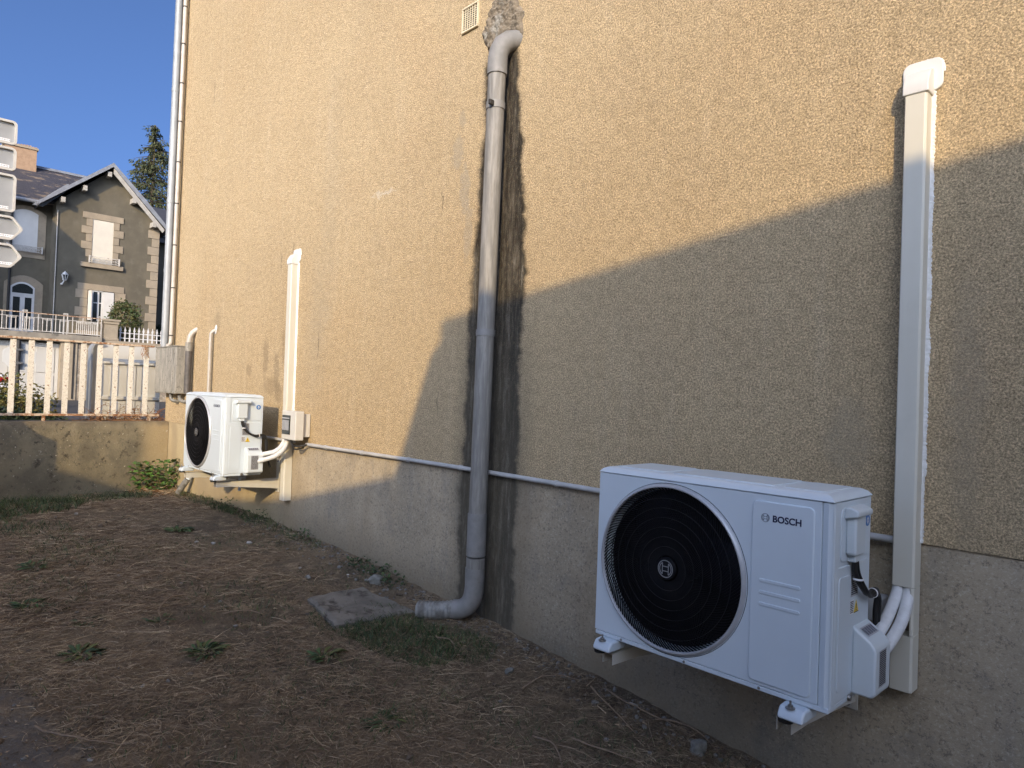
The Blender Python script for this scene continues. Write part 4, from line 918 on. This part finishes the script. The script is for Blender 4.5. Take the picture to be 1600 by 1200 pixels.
def sign(z0, z1, y1, arrow, lab):
    G = empty('direction_sign', (-9, y1-.5, z0), lab, 'road sign', 'direction signs seen from behind at the left edge'); h = z1-z0; yl = y1-1.1
    def shape(i):
        if arrow:
            return [(yl+i, z0+i), (y1-.115-i*.3, z0+i), (y1-.085-i*.4, z0+.012+i), (y1-.008-i*1.3, (z0+z1)/2-.018), (y1-i*1.4, (z0+z1)/2), (y1-.008-i*1.3, (z0+z1)/2+.018), (y1-.085-i*.4, z1-.012-i), (y1-.115-i*.3, z1-i), (yl+i, z1-i)]
        return rrect(yl+i, y1-i, z0+i, z1-i, .045-i*.8, 6)
    o = MB().prism(shape(.0), -9.012, -9.004, 'x').build('plate', 'signback', None); at(G, o)
    out, inn = shape(0), shape(.022); mb = MB(); n_ = len(out)
    V0 = [mb.bm.verts.new((-9.003, *p)) for p in out]; V1 = [mb.bm.verts.new((-8.965, *p)) for p in out]; V2 = [mb.bm.verts.new((-8.965, *p)) for p in inn]; V3 = [mb.bm.verts.new((-9.003, *p)) for p in inn]
    for i in range(n_):
        j = (i+1) % n_
        for a, b in ((V0, V1), (V1, V2), (V2, V3)): mb._f([a[i], b[i], b[j], a[j]])
    o = mb.build('rim', 'signrim', None); at(G, o)
    o = MB().box(-9.0035, -9.001, y1-.34, y1-.055, z0+.035, z0+.062).build('maker_plate', 'label_white', None); at(G, o)
    mb = MB(); random.seed(int(z0*100))
    a = y1-.33
    while a < y1-.065: b = a+random.uniform(.008, .02); mb.box(-9.0005, -8.9999, a, b, z0+.042, z0+.055); a = b+.006
    o2 = mb.build('maker_text', 'label_grey', None, smooth=False); at(G, o2)
sign(3.955, 4.21, -1.172, 0, 'topmost rectangular grey sign back at the left edge')
sign(3.68, 3.925, -1.170, 0, 'second rectangular grey sign back from the top at the left edge')
sign(3.24, 3.64, -1.160, 0, 'tallest rectangular grey sign back, third from the top at the left edge')
sign(2.945, 3.200, -1.085, 1, 'upper of the two arrow shaped grey sign backs at the left edge')
sign(2.650, 2.905, -1.085, 1, 'lower of the two arrow shaped grey sign backs at the left edge')
SP = empty('sign_post', (-9.08, -1.75, .75), 'round metal post carrying the direction signs', 'post')
o = MB().tube([(-9.08, -1.75, .75), (-9.08, -1.75, 4.4)], .045, 14).build('post_tube', 'zinc', None); at(SP, o)
o = MB().lathe([(.05, 4.4), (.03, 4.43), (.0001, 4.44)], (-9.08, -1.75, 0), 14, axis='z').build('post_cap', 'strap', None); at(SP, o)

# ------------------------------------------------------------------ vegetation
def soup(name, quads, mats, idx, label=None, cat=None, kind=None, smooth=False):
    """quads: (n,k,3) array of k-point faces"""
    n_, k, _ = quads.shape
    me = bpy.data.meshes.new(name); me.vertices.add(n_*k); me.vertices.foreach_set('co', quads.reshape(-1).astype(np.float32))
    me.loops.add(n_*k); me.loops.foreach_set('vertex_index', np.arange(n_*k, dtype=np.int32))
    me.polygons.add(n_); me.polygons.foreach_set('loop_start', np.arange(0, n_*k, k, dtype=np.int32)); me.polygons.foreach_set('loop_total', np.full(n_, k, np.int32))
    me.polygons.foreach_set('material_index', np.asarray(idx, np.int32))
    for m_ in mats: me.materials.append(M[m_])
    me.update(); me.validate(); o = bpy.data.objects.new(name, me); COL.objects.link(o)
    tag(o, label, cat, None, kind); return o
def ribbons(P, D, L, W, lift, curl, segs=3, droop=0):
    """ribbons starting at P heading D (unit, n,3); lift: vertical rise; curl: sideways bend"""
    n_ = len(P); side = np.cross(D, [0, 0, 1.]); side /= np.linalg.norm(side, axis=1)[:, None]+1e-9
    tilt = rng.uniform(-.9, .9, n_)[:, None]; wv = side*np.cos(tilt)+np.array([0, 0, 1.])*np.sin(tilt)
    out = []; prev = None
    for i in range(segs+1):
        t = i/segs; c = P+D*(L*t)[:, None]+side*(curl*L*t*t)[:, None]; c[:, 2] += (lift*L)*(t-droop*t*t)
        w_ = wv*(W*(1-.75*t))[:, None]*.5; cur = (c-w_, c+w_)
        if prev is not None: out.append(np.stack([prev[0], prev[1], cur[1], cur[0]], 1))
        prev = cur
    return np.concatenate(out, 0)
gzv = np.vectorize(gz)
def field(x, y, s, seed):
    r = np.random.default_rng(seed); v = 0*x
    for k in range(7): a = r.uniform(0, 2*PI); fq = s*r.uniform(.6, 2.2); v = v+np.sin(fq*(x*math.cos(a)+y*math.sin(a))+r.uniform(0, 6.28))
    return v/3
def pts_in(n_, x0, x1, y0, y1, near=0):
    x = rng.uniform(x0, x1, n_); y = rng.uniform(y0, y1, n_); return x, y
def asph(x, y): return (y-.23*x+.10*field(x, y, 4, 3)+.04*field(x, y, 15, 4)) < -1.20
# flat lying dead grass
def straw_layer(n_, box, keep, Lr, Wr, tilt, mats, wts, zoff=.002):
    x, y = pts_in(n_, *box); k = keep(x, y) & ~(asph(x, y) & (rng.random(n_) < .93)); x, y = x[k], y[k]; n2 = len(x)
    a = rng.uniform(0, 2*PI, n2)+.5*field(x, y, 3, 8); D = np.stack([np.cos(a), np.sin(a), 0*a], 1); L = rng.uniform(*Lr, n2)*rng.uniform(.5, 1, n2)
    P = np.stack([x, y, gzv(x, y)+zoff+rng.uniform(0, .006, n2)], 1)
    ylim = np.minimum(P[:, 1], -.008-np.abs(D[:, 1]*L)); P[:, 1] = np.where(D[:, 1]*L+P[:, 1] > -.01, ylim, P[:, 1])
    q_ = ribbons(P, D, L, rng.uniform(*Wr, n2), rng.uniform(*tilt, n2), rng.uniform(-.5, .5, n2), 3, .9)
    idx = np.tile(rng.choice(len(mats), n2, p=wts), 3); return q_, idx
mats = ['straw1', 'straw2', 'straw3', 'straw4']
q1, i1 = straw_layer(110000, (-3.8, -.6, -2.6, -.01), lambda x, y: field(x, y, 3.0, 1)+.5*field(x, y, 9, 21)+rng.uniform(-.7, .7, len(x)) > -.25, (.03, .10), (.0010, .0022), (.0, .35), mats, [.36, .3, .12, .22])
q2, i2 = straw_layer(90000, (-7.1, -3.6, -3.2, -.01), lambda x, y: field(x, y, 2.5, 2)+.5*field(x, y, 7, 22)+rng.uniform(-.7, .7, len(x)) > -.35, (.04, .13), (.0018, .0035), (.0, .4), mats, [.30, .38, .08, .24])
q3, i3 = straw_layer(600, (-7, -.8, -2.9, -.03), lambda x, y: x < 9, (.12, .28), (.0022, .0040), (.02, .35), mats, [.4, .1, .4, .1])
soup('dry_grass', np.concatenate([q1, q2, q3]), mats, np.concatenate([i1, i2, i3]), kind='stuff')
# green tufts: short blades in patches
def blades(cx, cy, rx, ry, n_, Lr, W, mats, bright=0):
    a = rng.uniform(0, 2*PI, n_); r = np.sqrt(rng.uniform(0, 1, n_)); x = cx+rx*r*np.cos(a); y = np.minimum(cy+ry*r*np.sin(a), -.012); d = rng.uniform(0, 2*PI, n_)
    D = np.stack([np.cos(d), np.sin(d), 0*d], 1); L = rng.uniform(*Lr, n_); P = np.stack([x, y, gzv(x, y)-.002], 1)
    lift = rng.uniform(.6, 2.2, n_); D *= .55
    D[:, 1] = np.where(P[:, 1] > -.05, -np.abs(D[:, 1]), D[:, 1])
    return ribbons(P, D, L, rng.uniform(W*.6, W*1.3, n_), lift*.6, rng.uniform(-.3, .3, n_), 3, .35), np.tile(rng.integers(0, len(mats), n_), 3)
Q, I = [], []
lm = ['leaf1', 'leaf2', 'leaf3', 'leaf4']
for (cx, cy, rx, ry, n_, lr, w_) in [(-2.70, -.45, .38, .20, 3600, (.02, .06), .0045), (-2.42, -.28, .20, .14, 1100, (.02, .05), .004), (-2.95, -.60, .22, .12, 700, (.02, .05), .004),
        (-6.9, -1.35, .5, .5, 2600, (.04, .10), .006), (-6.4, -1.7, .8, .35, 1500, (.03, .08), .006), (-7.0, -.7, .22, .45, 900, (.04, .11), .005), (-5.7, -1.35, .4, .2, 350, (.03, .06), .005),
        (-4.9, -1.3, .4, .25, 380, (.03, .06), .005), (-4.2, -1.6, .35, .2, 350, (.02, .05), .004), (-2.3, -1.0, .3, .2, 300, (.02, .045), .003), (-1.9, -.55, .3, .15, 240, (.02, .045), .003), (-5.0, -.08, .9, .07, 700, (.03, .08), .005),
        (-3.5, -.9, .4, .25, 320, (.02, .05), .004), (-2.05, -.8, .12, .08, 150, (.02, .045), .003), (-1.55, -.35, .15, .1, 150, (.02, .04), .003), (-6.2, -.10, .7, .08, 500, (.04, .09), .005)]:
    a_, b_ = blades(cx, cy, rx, ry, n_, lr, w_, lm); Q.append(a_); I.append(b_)
nn_ = 22000; x, y = pts_in(nn_, -7, -.8, -2.6, -.05); a_, b_ = blades(0, 0, 0, 0, 1, (.02, .03), .003, lm)
k = (field(x, y, 3.2, 5)+.6*field(x, y, 9, 6)+rng.uniform(-.6, .6, nn_) > .50) & ~asph(x, y); x, y = x[k], y[k]; n_ = len(x); d = rng.uniform(0, 6.28, n_)
Q.append(ribbons(np.stack([x, y, gzv(x, y)], 1), np.stack([np.cos(d)*.6, np.sin(d)*.6, 0*d], 1), rng.uniform(.015, .05, n_), rng.uniform(.002, .004, n_), rng.uniform(.3, 1.2, n_), rng.uniform(-.3, .3, n_), 3, .4)); I.append(np.tile(rng.integers(0, 4, n_), 3))
soup('grass', np.concatenate(Q), lm, np.concatenate(I), kind='stuff')

# broad leaves
def leaf_shape(L, W, n_=5, fold=.25, bend=.4):
    """a leaf as quads along +x"""
    out = []; rows = []
    for i in range(n_+1):
        t = i/n_; w_ = W*math.sin(PI*min(1, t*.92+.06))**.8; z = L*bend*(t-.9*t*t)
        rows.append((Vector((L*t, -w_/2, z+fold*w_/2)), Vector((L*t, 0, z)), Vector((L*t, w_/2, z+fold*w_/2))))
    for i in range(n_):
        for j in (0, 1): out.append([rows[i][j], rows[i+1][j], rows[i+1][j+1], rows[i][j+1]])
    return out
def plant(name, loc, n_, L, W, spread, height, mats, label, cat='plant', group=None, stem=False, flat=False):
    Q, I = [], []
    for k in range(n_):
        a = rng.uniform(0, 2*PI); h = height*rng.random() if stem else 0; el = rng.uniform(.05, .6) if not stem else (rng.uniform(-.12, .28) if flat else rng.uniform(-.4, .7))
        r0_ = spread*rng.random()**.6*.5 if stem else .003; sc = rng.uniform(.6, 1.1)
        R = Matrix.Rotation(a, 3, 'Z') @ Matrix.Rotation(-el, 3, 'Y') @ Matrix.Rotation(rng.uniform(-.5, .5), 3, 'X')
        base = Vector((r0_*math.cos(a+.6), r0_*math.sin(a+.6), h)); mi = int(rng.integers(0, len(mats)))
        for f_q in leaf_shape(L*sc, W*sc, 5, rng.uniform(.1, .5), rng.uniform(.1, .7)):
            q_ = [base+R@v for v in f_q]
            for v in q_:
                v.z = max(v.z, .003)
                if loc[1]+v.y > -.006 and loc[0] > -7.3 and loc[1] < 0: v.y = -.006-loc[1]
            Q.append([tuple(v) for v in q_]); I.append(mi)
    o = soup(name, np.array(Q), mats, I, label, cat); o.location = loc
    if group: o['group'] = group
    return o
def on_ground(x, y, dz=-.002): return (x, y, gz(x, y)+dz)
g1 = 'flat leafy weeds in the dry yard'
for (x, y, n_, L, W, lab) in ((-3.29, -1.60, 26, .105, .022, 'flat green weed rosette near the left bottom of the yard'), (-3.02, -1.20, 28, .11, .020, 'flat green weed rosette in the middle foreground of the dirt'),
        (-5.17, -.62, 24, .12, .035, 'dark leafy weed in the far brown patch of dirt before the distant unit'), (-2.10, -.90, 22, .075, .014, 'small grassy weed at the bottom centre of the yard'), (-2.65, -.83, 20, .09, .020, 'leafy weed at the near edge of the grass by the drain hose'),
        (-3.45, -1.25, 12, .07, .016, 'sparse small weed between the two larger flat rosettes'), (-4.0, -1.68, 22, .09, .02, 'spreading weed cluster at the left side of the yard'), (-3.66, -1.50, 16, .08, .02, 'low weed just beyond the leftmost rosette'), (-4.7, -1.55, 18, .10, .02, 'low weed far left, beyond the spreading cluster')):
    plant('weed', on_ground(x, y), int(n_*2.2), L*.58, W*.72, .11, .014, ['leaf1', 'leaf3', 'leaf4', 'leaf2'], lab, 'weed', g1, stem=True, flat=True)
for (x, y, n_, s_, h, lab) in ((-3.62, -.10, 60, .16, .06, 'small leafy creeper at the wall foot, farthest of the row before the slab'), (-3.44, -.08, 70, .18, .06, 'small leafy creeper at the wall foot, middle of the row before the slab'), (-3.27, -.07, 60, .16, .055, 'small leafy creeper at the wall foot beside the pale stone'),
        (-4.35, -.07, 30, .14, .07, 'small weed at the wall foot midway to the distant unit'), (-5.05, -.08, 36, .18, .09, 'small weed at the wall foot under the distant trunking'), (-5.7, -.10, 36, .2, .10, 'small weed at the wall foot below the distant unit')):
    plant('creeper', on_ground(x, y), n_, .022, .017, s_, h, ['leaf1', 'leaf2', 'leaf3'], lab, 'plant', 'leafy creepers at the wall foot', stem=True)
NL = empty('corner_weed', (-7.25, -.15, .44), 'bright green leafy weed in the sunlit corner of the low wall', 'plant')
for k, (x, y, h, n_) in enumerate(((-7.38, -.26, .26, 90), (-7.28, -.12, .22, 70), (-7.15, -.08, .30, 100))):
    o = plant('leaves', (x, y, .44), n_, .05, .042, .20, h, ['leafbright', 'leaf2'], None, None, stem=True); at(NL, o)
    mb = MB()
    for j in range(5): a = rng.uniform(0, 6.28); mb.tube([(x, y, .45), (x+.03*math.cos(a), y-.02, .45+h*.5), (x+.06*math.cos(a), y-.035+.03*math.sin(a), .45+h*.95)], .0022, 5)
    o = mb.build('stems', 'leaf4', None); at(NL, o)
x, y = rng.uniform(-7.42, -6.9, 500), rng.uniform(-.40, -.03, 500); d = rng.uniform(0, 6.28, 500)
soup('leaf_litter', ribbons(np.stack([x, y, gzv(x, y)+.006], 1), np.stack([np.cos(d), np.sin(d), 0*d], 1), rng.uniform(.02, .05, 500), rng.uniform(.006, .02, 500), rng.uniform(0, .4, 500), rng.uniform(-.3, .3, 500), 3, .8), ['litter', 'straw1'], np.tile(rng.integers(0, 2, 500), 3), kind='stuff')

x, y = pts_in(9000, -7.3, -.6, -2.8, -.02); k = field(x, y, 4, 31)+rng.uniform(-1, 1, 9000) > .1; x, y = x[k], y[k]; n_ = len(x); d = rng.uniform(0, 6.28, n_)
soup('leaf_litter', ribbons(np.stack([x, np.minimum(y, -.03), gzv(x, y)+.004], 1), np.stack([np.cos(d), np.sin(d), 0*d], 1), rng.uniform(.008, .024, n_), rng.uniform(.004, .012, n_), rng.uniform(-.1, .5, n_), rng.uniform(-.4, .4, n_), 2, .8), ['litter2', 'straw4', 'straw1', 'clod2'], np.tile(rng.integers(0, 4, n_), 2), kind='stuff')

# stones and rubble
def stone_bm(mb, c, r, sq=(1, .8, .6), sub=2, seed=0):
    t = bmesh.new(); bmesh.ops.create_icosphere(t, subdivisions=sub, radius=1); R = Matrix.Rotation(random.uniform(0, 6), 3, 'Z')
    vs = []
    for v in t.verts:
        k = 1+.38*noise.noise(v.co*1.3+Vector((seed, seed*2, 0)))+.12*noise.noise(v.co*4+Vector((seed, 0, 3))); p = Vector((v.co.x*sq[0], v.co.y*sq[1], v.co.z*sq[2]))*k*r
        vs.append(mb.bm.verts.new(R@p+Vector(c)))
    for fc in t.faces: f_ = mb.bm.faces.new([vs[v.index] for v in fc.verts]); f_.material_index = mb.mi
    t.free()
for (x, y, r, sq, m_, lab) in ((-3.37, -.13, .048, (1, .8, .75), 'stone', 'round pale stone beside the old concrete slab'), (-2.11, -.27, .026, (1.4, .7, .6), 'stone', 'small pale stone lump on the soil right of the drain hose'), (-1.62, -.06, .02, (1.5, .6, .4), 'chalk', 'flat pale chip at the wall foot below the nearer unit'),
        (-1.30, -.10, .040, (1, .8, .8), 'stone', 'brownish stone at the bottom edge near the wall'), (-4.55, -.37, .026, (1.2, .8, .6), 'chalk', 'white chip, rightmost of three on the far dirt'), (-4.68, -.56, .022, (1.2, .8, .6), 'chalk', 'white chip, middle of three on the far dirt'), (-4.76, -.64, .018, (1, .8, .6), 'chalk', 'white chip, leftmost of three on the far dirt'),
        (-2.86, -1.49, .012, (1.6, .7, .4), 'chalk', 'thin white chip in the middle of the near dirt'), (-2.46, -1.75, .012, (1.4, .9, .4), 'chalk', 'white chip near the bottom left corner of the yard'), (-3.82, -.37, .016, (1.3, .7, .5), 'chalk', 'white chip beyond the concrete slab'), (-6.32, -1.02, .022, (1, .8, .6), 'chalk', 'white chip far off near the low wall'), (-3.62, -.42, .02, (1, .9, .7), 'stone', 'small grey pebble at the far side of the slab')):
    mb = MB(); r *= .72 if m_ == 'chalk' else .9; stone_bm(mb, (0, 0, 0), r, sq, 3, x*7); o = mb.build('stone', m_); o.location = (x, y, gz(x, y)+r*sq[2]*.3); tag(o, lab, 'stone')
mb = MB()
for k in range(2000):
    if k < 1500: x, y = -.6-rng.random()**1.0*4.6, -.015-abs(rng.normal(0, .10)); 
    elif k < 1750:
        x, y = rng.uniform(-3.6, -2.0), rng.uniform(-2.3, -1.7)
        if not asph(x, y): x, y = rng.uniform(-3, -1), -abs(rng.normal(0, .25))-.02
    else: x, y = rng.uniform(-7, -1), rng.uniform(-2.2, -.05)
    r = rng.uniform(.004, .013)*(1.5 if rng.random() < .08 else 1); mb.mi = int(rng.choice(3, p=[.68, .315, .005])); stone_bm(mb, (x, min(y, -.014), gz(x, y)+r*.2), r, (1, rng.uniform(.6, 1), rng.uniform(.4, .8)), 1, k)
o = mb.build('gravel', ['clod', 'gravelgrey', 'chalk'] if 'clod' in M else [pm('clod', (.10, .075, .05), (.14, .11, .08), 20, .95), pm('gravel_grey', (.20, .19, .17), (.14, .135, .12), 20, .95), 'chalk'], smooth=False); o['kind'] = 'stuff'
# old concrete slab
mb = MB(); c4 = [(-3.33, -.575), (-2.90, -.655), (-2.84, -.235), (-3.33, -.245)]; n_ = 26
rows = []
for i in range(n_+1):
    row = []
    for j in range(n_+1):
        s, t = i/n_, j/n_; p = [(1-s)*(1-t)*c4[0][k]+s*(1-t)*c4[1][k]+s*t*c4[2][k]+(1-s)*t*c4[3][k] for k in (0, 1)]
        e = min(s, t, 1-s, 1-t); jx = .012*noise.noise(Vector((p[0]*12, p[1]*12, 0)))*(e < .04)
        row.append(mb.bm.verts.new((p[0]+jx, p[1]+jx, gz(*c4[0])+.026+.07*(p[0]+3.33)*-.35+.007*noise.fractal(Vector((p[0]*9, p[1]*9, 5)), .8, 2, 4)-(.012 if e == 0 else 0))))
    rows.append(row)
for i in range(n_):
    for j in range(n_): mb._f([rows[i][j], rows[i+1][j], rows[i+1][j+1], rows[i][j+1]])
bd_ = [rows[0][j] for j in range(n_+1)]+[rows[i][n_] for i in range(1, n_+1)]+[rows[n_][j] for j in range(n_-1, -1, -1)]+[rows[i][0] for i in range(n_-1, 0, -1)]
lo = [mb.bm.verts.new(v.co-Vector((0, 0, .08))) for v in bd_]
for i in range(len(bd_)): j = (i+1) % len(bd_); mb._f([bd_[i], bd_[j], lo[j], lo[i]])
tag(mb.build('concrete_slab', 'slab'), 'old cracked square concrete slab in the dirt near the drain hose', 'slab')
# twigs
tw = [((-1.75, -.06), (-1.42, -.05), 'longest pale twig along the wall foot'), ((-1.80, -.10), (-1.50, -.20), 'dry twig crossing diagonally below the fan end of the nearer unit'), ((-1.98, -.32), (-1.86, -.10), 'twig leaning towards the wall near the bracket'), ((-2.55, -.33), (-2.36, -.36), 'thin twig on the soil right of the grass patch'),
      ((-1.62, -.42), (-1.38, -.33), 'pale bent twig at the bottom right of the soil'), ((-1.72, -.52), (-1.50, -.60), 'curved twig at the bottom edge of the yard'), ((-3.75, -1.05), (-3.45, -1.25), 'long straw-like twig in the middle of the dirt'), ((-2.75, -1.85), (-2.45, -1.62), 'curved twig lying on the grey gravelly corner'), ((-3.35, -1.00), (-3.25, -.85), 'short pale twig left of the slab'), ((-1.50, -.08), (-1.25, -.06), 'thin twig in the rubble at the wall foot, nearest the camera')]
for (a, b, lab) in tw:
    pts = []; nx = Vector((b[1]-a[1], a[0]-b[0]))*random.uniform(-.18, .18)
    for i in range(9): t = i/8; x, y = a[0]+(b[0]-a[0])*t+nx.x*math.sin(PI*t), min(-.012, a[1]+(b[1]-a[1])*t+nx.y*math.sin(PI*t)); pts.append((x, y, gz(x, y)+.010+.014*math.sin(PI*t)))
    tag(MB().tube(pts, [.0040*(1-.55*i/8) for i in range(9)], 6).build('twig', 'twig'), lab, 'twig')
# dry vines on the railing and dead stems
Q, I = [], []
DV = empty('dry_vine', (-7.66, -.35, 1.10), 'tangled brown dead vine along the right half of the railing foot', 'vine')
mb = MB()
for k in range(120):
    y = rng.uniform(-.70, .06); p = Vector((-7.64+rng.uniform(-.10, .06), y, 1.105)); pts = [tuple(p)]; d = Vector((rng.uniform(-.3, .3), rng.uniform(-1, 1), rng.uniform(.2, 1.2))).normalized()
    for i in range(7): d = (d+Vector((rng.uniform(-.4, .4), rng.uniform(-.8, .8), rng.uniform(-.75, .30)))).normalized(); p = p+d*rng.uniform(.02, .045); p.z = max(p.z, 1.105); p.x = min(-7.50, max(-7.78, p.x)); pts.append(tuple(p))
    mb.tube(pts, .0016, 4)
    for j in range(3):
        c = Vector(pts[int(rng.integers(1, 7))]); R = Matrix.Rotation(rng.uniform(0, 6), 3, 'Z') @ Matrix.Rotation(rng.uniform(-1.2, 1.2), 3, 'Y')
        Q.append([tuple(c+R@Vector(v)) for v in ((0, 0, 0), (.010, -.006, .003), (.022, 0, 0), (.010, .006, .004))]); I.append(0)
o = mb.build('stems', 'vine', None); at(DV, o); o = soup('dead_leaves', np.array(Q), ['vine'], I); at(DV, o)
mb = MB()
for k in range(8):
    y = rng.uniform(-.26, -.18); mb.tube(bez([(-7.60, y, 1.845), (-7.585, y+rng.uniform(-.03, .03), 1.80), (-7.58, y+rng.uniform(-.04, .04), 1.72+rng.uniform(0, .04))], 4), .002, 4)
tag(mb.build('dead_sprig', 'vine'), 'small brown dead sprig hanging from the top rail by the grey box', 'sprig')
# bush behind the railing
def bush(name, c, rad, n_, ls, mats, label, cat='bush', wts=None, stems=True, loc_z=.75, density_noise=1.5):
    P = rng.normal(0, 1, (n_, 3)); P /= np.linalg.norm(P, axis=1)[:, None]; rr = rng.uniform(.35, 1, n_)**.5
    lump = 1+.28*np.array([noise.noise(Vector(p)*2.2+Vector(c)) for p in P.tolist()])
    P = P*(rr*lump)[:, None]*np.array(rad)+np.array(c)
    a = rng.uniform(0, 2*PI, n_); el = rng.uniform(-.6, .9, n_); D = np.stack([np.cos(a)*np.cos(el), np.sin(a)*np.cos(el), np.sin(el)], 1); L = rng.uniform(.6, 1.3, n_)*ls
    up = rng.normal(0, 1, (n_, 3)); sd = np.cross(D, up); sd /= np.linalg.norm(sd, axis=1)[:, None]+1e-9
    q_ = np.stack([P, P+D*(L*.5)[:, None]+sd*(L*.22)[:, None], P+D*L[:, None], P+D*(L*.5)[:, None]-sd*(L*.22)[:, None]], 1)
    B = empty(name, (c[0], c[1], loc_z), label, cat); B.location = (c[0], c[1], loc_z)
    o = soup('foliage', q_, mats, rng.choice(len(mats), n_, p=wts)); at(B, o)
    mb = MB()
    for k in range(9):
        a = rng.uniform(0, 6.28); mb.tube([(c[0], c[1], loc_z), (c[0]+rad[0]*.4*math.cos(a), c[1]+rad[1]*.4*math.sin(a), (loc_z+c[2])/2), (c[0]+rad[0]*.8*math.cos(a), c[1]+rad[1]*.8*math.sin(a), c[2]+rad[2]*rng.uniform(-.2, .6))], [.02, .012, .004], 5)
    o = mb.build('branches', 'bark', None); at(B, o); return B
bush('bush', (-9.3, -1.45, 1.02), (.5, .85, .48), 15000, .045, ['olive', 'olive2', 'leaf3'], 'olive brown rounded bush behind the left half of the railing', wts=[.45, .35, .2])
bush('juniper', (-8.0, -1.55, 1.05), (.35, .8, .16), 4200, .05, ['leaf1', 'leaf3'], 'low blue-green shrub spreading at the foot of the railing at the left', 'shrub')
bush('garden_bush', (-29.3, 5.05, 3.75), (.5, .62, .85), 3600, .10, ['leaf4', 'leaf2', 'olive2'], 'small leafy bush behind the picket fence before the gabled house', loc_z=2.9)
bush('dark_shrub', (-33.5, 7.6, 3.4), (.5, .8, .7), 1800, .12, ['leaf3'], 'dark shrub in the gap right of the gabled house', loc_z=2.5)
# conifer behind the house
TR = empty('conifer', (-50, 11.6, .75), 'tall ragged spruce with drooping branches behind the gabled house', 'tree')
o = MB().tube([(-50, 11.6, .7), (-50, 11.55, 10), (-50, 11.62, 18.4)], [.32, .2, .03], 10).build('trunk', 'bark', None); at(TR, o)
Q, I = [], []; mb = MB(); z = 6.0
while z < 18.7:
    fr_ = (18.9-z)/12.9; nb = 7 if z < 17.5 else 4
    for b_ in range(nb):
        a = rng.uniform(0, 2*PI); Lb = (.35+4.1*fr_**.80)*rng.uniform(.45, 1.15); n1 = 8; prev = Vector((-50, 11.6, z+rng.uniform(-.15, .15))); p = prev.copy(); pts = [tuple(p)]
        for i in range(1, n1+1):
            t = i/n1; dz = (.30-1.0*t+.75*t*t)*Lb*.22; p = Vector((-50+math.cos(a)*Lb*t, 11.6+math.sin(a)*Lb*t, z+.10*Lb*t-.42*Lb*t*t+.18*Lb*t**3)); pts.append(tuple(p))
            for j in range(int(6+4*(Lb > 1.2))):
                s = rng.uniform(-1, 1); wd = .48*Lb*(1-t*.75)*.5; c = p+Vector((-math.sin(a)*s*wd+rng.uniform(-.1, .1), math.cos(a)*s*wd+rng.uniform(-.1, .1), -abs(s)*.10-rng.uniform(0, .25)))
                ll = rng.uniform(.10, .26); dd = Vector((math.cos(a)*.5+rng.uniform(-.5, .5), math.sin(a)*.5+rng.uniform(-.5, .5), rng.uniform(-1.1, .0))).normalized(); sd = dd.cross(Vector((rng.uniform(-1, 1), rng.uniform(-1, 1), .4))).normalized()*ll*.20
                Q.append([tuple(c), tuple(c+dd*ll*.5+sd), tuple(c+dd*ll), tuple(c+dd*ll*.5-sd)]); I.append(int(rng.random() < .45))
        mb.tube(pts, [.035*(1-.85*i/n1) for i in range(n1+1)], 4)
    z += .50*(.5+.6*fr_)
o = mb.build('branches', 'bark', None); at(TR, o)
o = soup('needles', np.array(Q), ['needle', 'needle2'], I); at(TR, o)
